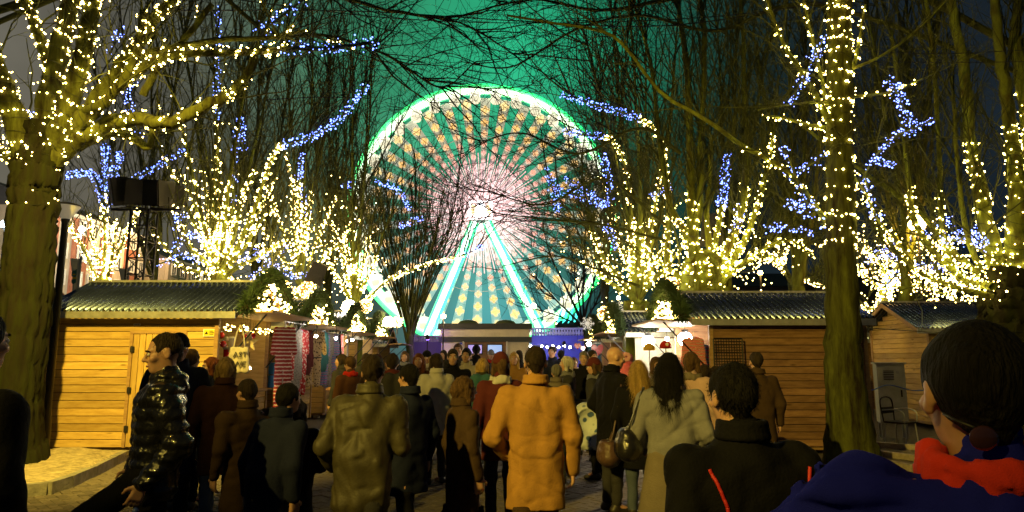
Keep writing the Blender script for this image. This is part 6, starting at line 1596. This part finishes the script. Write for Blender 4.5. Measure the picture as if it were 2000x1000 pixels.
# ------------------------------------------------------------------ ornaments in the first hut front
def star(p, r, label, m, depth=.03):
    t = empty('star', p, label, 'star ornament')
    poly = [((r if i % 2 == 0 else r * .42) * math.sin(i * PI / 5), (r if i % 2 == 0 else r * .42) * math.cos(i * PI / 5)) for i in range(10)]
    MB().prism(poly, (0, depth, 0), org=np.array(p, float)).build('star_body', m, t)
    MB().tube([np.array(p) + (0, .01, r * .9), np.array(p) + (0, .01, r + .35)], .004, 4).build('string', M['cable'], t)
star(W(487, 669, 12.6), .17, 'pale wooden star with a dark print, hung in the first stall', mat('pale_wood', (.55, .45, .33), .6, noise=(6, .2)))
red_b = mat('red_gloss', (.5, .015, .015), .2, coat=.4); white_f = cloth('white_felt', (.7, .66, .6)); gold_b = mat('gold_gloss', (.6, .38, .08), .25, .7)
for i, (u, v, r, m_, nm) in enumerate([(432, 655, .06, red_b, 'red bauble nearest the yellow hut corner'), (436, 672, .06, red_b, 'lower red bauble near the hut corner'), (443, 662, .045, white_f, 'white felt ball between the red baubles'), (470, 648, .05, gold_b, 'gold bauble above the tote bag'), (478, 657, .05, red_b, 'red bauble left of the star'), (486, 650, .045, white_f, 'white felt ball over the star'), (494, 656, .055, red_b, 'red bauble right of the star'), (498, 648, .04, gold_b, 'gold bauble at the right end of the garland')]):
    p = W(u, v, 12.4 + .12 * i); t = empty('bauble', p, nm, 'bauble', 'baubles in the first stall')
    MB().ball(p, r, 14, 10).build('ball', m_, t, True); MB().lathe(p, [(r * .25, r * .95), (r * .25, r * 1.15), (0, r * 1.16)], 8).build('cap', M['steel'], t); MB().tube([p + (0, 0, r), (p[0], p[1], max(2.32, p[2] + .1))], .003, 4).build('string', M['cable'], t)
P = np.array([(-5.05 + random.uniform(-.1, .1), 12.1 + i * .045, 2.2 + random.uniform(-.07, .05)) for i in range(52)])
f_ = empty('fairy_lights', (-5.05, 13.2, 2.2), 'string of warm lights among the baubles of the first stall', 'fairy lights')
MB().tube(P, .005, 4, cap=False).build('cable', M['cable'], f_); put('bulbs', bulbs_mesh(P - np.array(f_.location), .013), M['warm'], f_, kind='stuff')
# felt stockings and mittens
for i, (u, v, m_, nm) in enumerate([(452, 672, white_f, 'white felt stocking left of the tote bag'), (442, 690, red_b, 'red felt stocking at the hut corner')]):
    p = W(u, v, 12.7); f = Field((-.15, -.08, -.25), (.2, .08, .15), .01); f.cone((0, 0, .1), (0, 0, -.1), .055, .05, .02); f.cone((0, 0, -.12), (.09, 0, -.15), .05, .04, .03)
    t = empty('stocking', p, nm, 'stocking'); put('felt', f.mesh('felt'), m_, t); put('cuff', MB().tube([(0, 0, .07), (0, 0, .13)], .064, 14).mesh('cuff', smooth=True), white_f, t)
# tote bag with printed words
p = W(466, 700, 11.6); t = empty('tote_bag', p, 'cream tote bag printed AST WE hung at the first stall', 'bag'); t.rotation_euler = (0, 0, .25)
f = Field((-.24, -.1, -.3), (.24, .1, .26), .012)
for q in (-1, 0, 1): f.cone((q * .10, 0, .15), (q * .13, 0, -.2), .05, .055, .06)
f.ripple(.006, 20, 4, 5); put('bag_body', f.mesh('bag_body'), CL['cream'], t)
for q in (-1, 1): put('handle', MB().tube(spline([(q * .09, 0, .17), (q * .05, 0, .42), (0, 0, .56)], 10), .013, 6).mesh('handle', smooth=True), CL['cream'], t)
for body, z in (('AST', .06), ('WE', -.10)):
    me = text_mesh(body, .13, .003); o = put('print', me, M['black'], t, (.03, -.075, z), (PI / 2, 0, 0))
# ------------------------------------------------------------------ goods of the right stalls
hat_c = [((1300, 678), CL['red'], 'red cap with a round white badge on the hat stand'), ((1268, 682), cloth('mustard_knit', (.5, .33, .05)), 'mustard knit hat on the hat stand'), ((1345, 688), blu, 'blue patterned hat by the right stall post'), ((1360, 706), pat, 'red and white hat below the blue one')]
for (uv, m_, lb) in hat_c:
    p = W(*uv, 12.9); t = empty('hat', p, lb, 'hat', 'hats in the bright stall')
    f = Field((-.16, -.2, -.08), (.16, .16, .16), .012); f.ell((0, 0, 0), (.11, .12, .12), .01).ell((0, 0, -.11), (.2, .2, .1), .01, 's')
    if 'cap' in lb: f.ell((0, -.11, .0), (.08, .08, .014), .02)
    put('crown', f.mesh('crown'), m_, t)
    put('stand', MB().tube([(0, 0, .0), (0, 0, -.25)], .012, 6).mesh('stand'), M['steel'], t)
    if 'badge' in lb: put('badge', MB().tube([(0, -.118, .05), (0, -.126, .05)], .03, 14).mesh('badge'), M['white_paint'], t)
pk_ = cloth('pink_tulle', (.75, .16, .28), .6)
p = W(1222, 712, 11.8); t = empty('garment', p, 'bright pink ruffled dress hung at the second right stall', 'garment')
f = Field((-.35, -.3, -.5), (.35, .3, .3), .012)
f.ell((0, 0, .08), (.12, .08, .12), .03)
for q in range(9):
    a = q * 2 * PI / 9; f.cone((.05 * math.cos(a), .05 * math.sin(a), -.02), (.17 * math.cos(a), .13 * math.sin(a), -.32), .05, .065, .03)
f.ripple(.012, 40, 3, 6); put('cloth', f.mesh('cloth'), pk_, t)
f = Field((-.2, -.3, -.05), (.2, .1, .3), .01)
for q in range(7):
    a = q * 2 * PI / 7; f.ell((.05 * math.cos(a), -.1, .13 + .05 * math.sin(a)), (.035, .02, .035), .012)
put('rosette', f.mesh('rosette'), cloth('pale_pink', (.8, .4, .45)), t)
put('hanger', MB().tube([(0, 0, .18), (0, 0, .55)], .006, 5).mesh('hanger'), M['steel'], t)
heart = [(0, -.10), (.07, -.03), (.10, .03), (.09, .075), (.055, .095), (.02, .08), (0, .05), (-.02, .08), (-.055, .095), (-.09, .075), (-.10, .03), (-.07, -.03)]
for i, (u, v, s_, lb) in enumerate([(1167, 684, 2.0, 'large red heart under the farthest right shutter'), (1128, 676, 1.1, 'small red heart at the left end of the farthest shutter'), (1138, 680, 1.0, 'second small red heart beside the first')]):
    p = W(u, v, 22.5); t = empty('heart', p, lb, 'heart ornament'); MB().prism([(a * s_, b * s_) for a, b in heart], (0, .06, 0), org=p).build('heart_body', red_b, t); MB().tube([p + (0, .02, .05), p + (0, .02, .4)], .006, 4).build('string', M['cable'], t)
# pushed up row of printed tops in the bright stall
for i, (u, v, m_, lb, k_) in enumerate([(1355, 700, cand, 'candy striped top at the right post of the bright stall', 'coat'), (1368, 712, blu, 'blue printed top beside the wire grid', 'coat'), (1378, 735, pat, 'red dotted top hung against the wire grid hut', 'dress')]):
    p = W(u, v, 12.4 + .4 * i); t = garment((p[0], p[1], p[2] + .35), -.3 + .2 * i, k_, m_, lb, .7, .8); t['group'] = 'tops in the bright stall'
# blue patterned bag and white crates near the bald man
p = W(1145, 745, 9.6); t = empty('pushchair', (p[0], p[1], 0), 'pushchair with a blue and white cover left of the bald man', 'pushchair')
f = Field((-.3, -.4, .25), (.3, .4, 1.15), .016); f.ell((0, .05, .75), (.22, .26, .30), .03); f.ell((0, -.22, .80), (.17, .2, .2), .03, 's'); f.cone((-.16, -.1, .5), (.16, -.1, .5), .08, .08, .05)
f.ripple(.004, 30, 6); put('seat_cover', f.mesh('seat_cover'), spotted('blue_white_print', (.6, .65, .7), (.06, .12, .3), 9), t)
for q in (-1, 1):
    put('frame', MB().tube([(q * .24, .3, .16), (q * .24, -.1, .55), (q * .22, .35, 1.05)], .014, 6).mesh('frame'), M['steel'], t)
    for y in (-.32, .32):
        a = np.linspace(0, 2 * PI, 17)[:, None]; put('wheel', MB().tube(np.hstack([np.full((17, 1), q * .24), y + .11 * np.cos(a), .125 + .11 * np.sin(a)]), .018, 6, cap=False).tube([(q * .2, y, .125), (q * .28, y, .125)], .03, 8).mesh('wheel', smooth=True), M['black'], t)
put('handle', MB().tube([(-.22, .35, 1.05), (.22, .35, 1.05)], .017, 8).mesh('handle'), M['black'], t)
for i in range(3):
    p = G(1206, 850 - i * 26) * (1, 1, 0); p[2] = .0; p[1] = 10.6; t = empty('crate', (p[0] + .03 * i, p[1], .30 * i), ('bottom', 'middle', 'top')[i] + ' white crate of the stack between bald man and blond woman', 'crate')
    b_ = MB(); 
    for a, c in (((-.2, -.15, 0), (.2, .15, .02)), ((-.2, -.15, .02), (.2, -.13, .28)), ((-.2, .13, .02), (.2, .15, .28)), ((-.2, -.13, .02), (-.18, .13, .28)), ((.18, -.13, .02), (.2, .13, .28))): b_.box(a, c)
    put('box', b_.mesh('box'), M['white_paint'], t)
    for q in (-.1, .1): put('grip', MB().tube([(q - .04, -.154, .2), (q + .04, -.154, .2)], .013, 6).mesh('grip'), M['black'], t)
# ------------------------------------------------------------------ wire grid on the brown hut
gx0, gx1, gz0, gz1 = W(1393, 700, 12.0)[0], W(1449, 700, 12.0)[0], W(1400, 823, 12.0)[2], W(1400, 662, 12.0)[2]
t = empty('wire_grid', ((gx0 + gx1) / 2, 12.0, gz0), 'black wire display grid fixed to the side of the brown hut', 'wire grid')
mb = MB()
for i in range(12): x = gx0 + (gx1 - gx0) * i / 11; mb.tube([(x, 11.955, gz0), (x, 11.955, gz1)], .007, 5)
for i in range(30): z = gz0 + (gz1 - gz0) * i / 29; mb.tube([(gx0, 11.94, z), (gx1, 11.94, z)], .007, 5)
mb.build('wires', M['black'], t, kind='stuff')
fr = MB()
for a, b in (((gx0, gz0), (gx1, gz0)), ((gx1, gz0), (gx1, gz1)), ((gx1, gz1), (gx0, gz1)), ((gx0, gz1), (gx0, gz0))): fr.tube([(a[0], 11.948, a[1]), (b[0], 11.948, b[1])], .012, 6)
fr.build('frame', M['black'], t)
# ------------------------------------------------------------------ grey cabinet, bench and bits in front of the closed hut
cx, cy = W(1740, 780, 14.6)[:2]
t = empty('electric_cabinet', (cx, cy, 0), 'grey metal cabinet standing before the closed gabled hut', 'cabinet', rz=-.35)
cab_m = mat('cabinet_grey', (.42, .42, .38), .5, noise=(5, .15), bump=(30, .1))
put('cabinet_body', MB().box((-.26, -.25, .32), (.26, .25, 1.52)).mesh('cabinet_body'), cab_m, t)
put('lid', MB().box((-.29, -.28, 1.522), (.29, .28, 1.56)).mesh('lid'), M['zinc'], t)
d_ = put('door', MB().box((-.235, -.268, .36), (.235, -.252, 1.47)).mesh('door'), cab_m, t)
put('handle', MB().box((.15, -.285, .86), (.18, -.27, 1.0)).mesh('handle'), M['black'], d_)
vt = MB()
for i in range(6): vt.box((-.14, -.276, 1.2 + i * .035), (.05, -.2685, 1.215 + i * .035))
put('vent', vt.mesh('vent'), M['black'], d_)
for x in (-.22, .22):
    for y in (-.2, .2): put('leg', MB().bar((x, y, -.002), (x, y, .32), .035).mesh('leg'), M['steel'], t)
put('round_badge', MB().tube([(.12, -.269, 1.36), (.12, -.275, 1.36)], .035, 12).mesh('round_badge'), M['steel'], d_)
bx, by = W(1758, 830, 13.4)[:2]
t = empty('garden_chair', (bx, by, 0), 'metal garden chair with curved arms in front of the grey cabinet', 'chair', rz=.6)
put('seat', MB().box((-.22, -.2, .42), (.22, .2, .45)).mesh('seat'), M['dark_metal'], t)
put('backrest', MB().tube(spline([(-.2, .2, .44), (-.2, .24, .85), (.2, .24, .85), (.2, .2, .44)], 20), .014, 6).bar((-.19, .22, .65), (.19, .22, .65), .02, .12).mesh('backrest'), M['dark_metal'], t)
for q in (-1, 1):
    put('armrest', MB().tube(spline([(q * .23, .2, .66), (q * .24, -.05, .68), (q * .24, -.2, .62), (q * .23, -.2, .44)], 16), .013, 6).mesh('armrest', smooth=True), M['steel'], t)
    for y in (-.18, .18): put('leg', MB().tube([(q * .2, y, .43), (q * .23, y * 1.15, .0)], .013, 6).mesh('leg'), M['steel'], t)
tag(MB().tube(spline([W(1675, 752, 14), W(1700, 762, 14), W(1735, 752, 14.2), W(1780, 762, 14.3), W(1815, 762, 14.4)], 30), .012, 6).build('hose', mat('blue_hose', (.05, .12, .5), .4)), 'blue hose slung from the lit trunk past the grey cabinet', 'hose')
tag(MB().bar(G(1686, 815) * (1, 1, 0), W(1700, 735, 14.4), .035).build('leaning_pole', M['greywood']), 'thin pole leaning left of the closed hut corner', 'pole')
p = G(1735, 905); t = empty('timber_edging', p, 'weathered timber edging on the ground right of the lit trunk', 'timber')
for i in range(3):
    a, b = G(1695, 872 + i * 16), G(1800, 880 + i * 22); MB().bar(a + (0, 0, .05), b + (0, 0, .05), .14, .09).build('timber_beam', M['greywood'], t)
# ------------------------------------------------------------------ left edge: lamp post, bollard, flags, truss tower
hp = W(128, 430, 11.6); bx_ = hp[0]
t = empty('park_lamp', (bx_, 11.6, 0), 'slim lamp post with a funnel shaped glass head beside the big tree', 'lamp')
MB().lathe((bx_, 11.6, 0), [(.09, 0), (.085, .5), (.065, .9), (.055, hp[2] - .05), (.075, hp[2]), (.06, hp[2] + .02)], 12).build('pole', M['dark_metal'], t, True)
MB().lathe((bx_, 11.6, hp[2]), [(.06, .02), (.12, .10), (.19, .21), (.215, .245)], 20).build('glass_funnel', mat('frosted_glass', (.62, .6, .52), .35, emit=((1, .9, .7), .12)), t, True)
MB().lathe((bx_, 11.6, hp[2]), [(.225, .245), (.23, .265), (.12, .30), (0, .31)], 20).build('lamp_cap', M['dark_metal'], t, True)
a = G(52, 868); a[1] = 11.2; b = W(66, 806, 11.35)
t = empty('bollard', (a[0], a[1], 0), 'leaning yellow bollard with a red and white top beside the hut corner', 'bollard')
d = (b - a * (1, 1, 0)); L_ = np.linalg.norm(d); d /= L_; a = a * (1, 1, 0) - d * .02
MB().tube([a, a + d * L_ * .86], [.11, .105], 16).build('post', mat('bollard_yellow', (.5, .35, .05), .6, noise=(6, .3)), t, True)
MB().tube([a + d * L_ * .80, a + d * L_ * .87], [.135, .135], 16).build('collar', mat('bollard_ring', (.55, .42, .1), .5), t, True)
MB().tube([a + d * L_ * .87, a + d * L_ * .98, a + d * L_ * 1.02], [.12, .12, .08], 16).build('cap', mat('bollard_red', (.4, .08, .05), .6, noise=(12, .6), col2=(.6, .55, .5)), t, True)
def banner(u0, u1, v0, v1, Y, label, emblem=True):
    p0, p1 = W(u0, v1, Y), W(u1, v0, Y); w, h = p1[0] - p0[0], p1[2] - p0[2]
    t = empty('banner', (p1[0], Y, 0), label, 'flag', 'beach flags in front of the brick house')
    MB().tube([(p1[0], Y, 0), (p1[0], Y, p1[2] + .1)], .05, 8).build('pole', M['steel'], t)
    n = 14; V = []
    for i in range(n + 1):
        for j in range(9):
            x = j / 8; z = i / n; ww = w * (.62 + .38 * z)
            V.append((p1[0] - .06 - ww * (1 - x), Y + .12 * math.sin(x * 5 + z * 4) * (1 - x), p0[2] + h * z))
    Q = [(i * 9 + j, i * 9 + j + 1, i * 9 + j + 10, i * 9 + j + 9) for i in range(n) for j in range(8)]
    k = len(V); V2 = V + [(a, b + .02, c) for a, b, c in V]
    MB().add(V2, Q + [tuple(x + k for x in q[::-1]) for q in Q]).build('cloth', mat('banner_white', (.62, .63, .55), .8), t, True)
    if emblem:
        c = np.array((p1[0] - w * .42, Y - .16, p0[2] + h * .56)); te = mat('emblem_teal', (.02, .14, .16), .7); ye = mat('emblem_yellow', (.65, .5, .03), .7)
        e_ = MB().prism([(-.30 * w, .10 * h), (-.2 * w, .15 * h), (.1 * w, .16 * h), (.28 * w, .19 * h), (.3 * w, .06 * h), (.22 * w, .0), (-.1 * w, .01 * h), (-.3 * w, .03 * h)], (0, .02, 0), org=c).build('emblem', te, t)
        MB().prism([(-.22 * w, -.05 * h), (.3 * w, -.04 * h), (.3 * w, -.12 * h), (.0, -.16 * h), (-.24 * w, -.12 * h)], (0, .02, 0), org=c).build('emblem', te, t)
        MB().box(c + (-.1 * w, .002, -.04 * h), c + (.3 * w, .018, .005 * h)).build('stripe', ye, t); MB().box(c + (-.12 * w, -.012, .05 * h), c + (.18 * w, -.002, .075 * h)).build('stripe', ye, t)
banner(134, 158, 505, 590, 34, 'white beach flag with a teal and yellow emblem')
banner(231, 252, 524, 575, 40, 'smaller white flag right of the emblem flag', False)
banner(78, 100, 470, 560, 31, 'pale flag partly hidden by the lamp post', False)
t = empty('parasol', tuple(W(125, 590, 30) * (1, 1, 0)), 'orange parasol tip behind the yellow hut', 'parasol')
p = W(118, 612, 30); MB().lathe(p, [(1.0, -.5), (.75, .1), (.35, .62), (0, .92)], 10).build('canopy', mat('orange_canvas', (.6, .22, .09), .8), t); MB().tube([(p[0], p[1], 0), p + (0, 0, .9)], .04, 8).build('pole', M['steel'], t)
# truss tower with hanging speakers
tx, ty = W(277, 480, 17)[:2]; tz = W(277, 412, 17)[2]
t = empty('truss_tower', (tx, ty, 0), 'black truss tower behind the yellow hut', 'truss tower')
cr = [(-.22, -.22), (.22, -.22), (.22, .22), (-.22, .22)]
for a, b in cr: MB().tube([(tx + a, ty + b, 0), (tx + a, ty + b, tz)], .03, 8).build('chord', M['black'], t, True)
br_ = MB(); n = 13
for i in range(n):
    z0, z1 = tz * i / n, tz * (i + 1) / n
    for k in range(4):
        a, b = cr[k], cr[(k + 1) % 4]
        if i % 2: a, b = b, a
        br_.tube([(tx + a[0], ty + a[1], z0), (tx + b[0], ty + b[1], z1)], .015, 5); br_.tube([(tx + a[0], ty + a[1], z1), (tx + b[0], ty + b[1], z1)], .015, 5)
br_.build('bracing', M['black'], t, kind='stuff')
MB().bar((tx - .85, ty, tz + .03), (tx + .95, ty, tz + .03), .06).build('cross_bar', M['black'], t)
def pa_box(u, v, w, h, ry, rz, label, Y=17):
    p = W(u, v, Y); t = empty('loudspeaker', p, label, 'loudspeaker', 'loudspeakers hung in the trees')
    t.rotation_euler = (.25, ry, rz)
    put('cabinet', MB().add([(-w / 2, -.3, -h / 2), (w / 2, -.3, -h / 2), (w * .36, .3, -h * .42), (-w * .36, .3, -h * .42), (-w / 2, -.3, h / 2), (w / 2, -.3, h / 2), (w * .36, .3, h * .42), (-w * .36, .3, h * .42)], [(3, 2, 1, 0), (4, 5, 6, 7), (0, 1, 5, 4), (1, 2, 6, 5), (2, 3, 7, 6), (3, 0, 4, 7)]).mesh('cabinet'), M['black'], t)
    put('grille', MB().box((-w * .45, -.325, -h * .45), (w * .45, -.302, h * .45)).mesh('grille'), mat('grille_' + label.split()[0], (.02, .02, .022), .7, bump=(200, .6)), t)
    put('bracket', MB().bar((-w * .54, 0, -.1), (-w * .54, 0, -h * .62), .03).bar((w * .54, 0, -.1), (w * .54, 0, -h * .62), .03).bar((-w * .54, 0, -h * .62), (w * .54, 0, -h * .62), .03).mesh('bracket'), M['black'], t)
pa_box(230, 372, .40, .72, -.25, .7, 'tilted loudspeaker, leftmost on the truss tower')
pa_box(268, 374, .42, .66, .05, .3, 'upright loudspeaker in the middle of the truss tower')
pa_box(312, 376, .55, .66, .12, -.3, 'largest loudspeaker, front right on the truss tower')
pa_box(336, 384, .42, .62, .2, -.9, 'loudspeaker at the right end of the truss tower', 17.5)
pa_box(620, 532, .46, .62, .35, .3, 'single loudspeaker between the trees left of the wheel', 20)
pa_box(1392, 448, .52, .85, .1, -.3, 'loudspeaker hung on the stout tree behind the brown hut', 17)
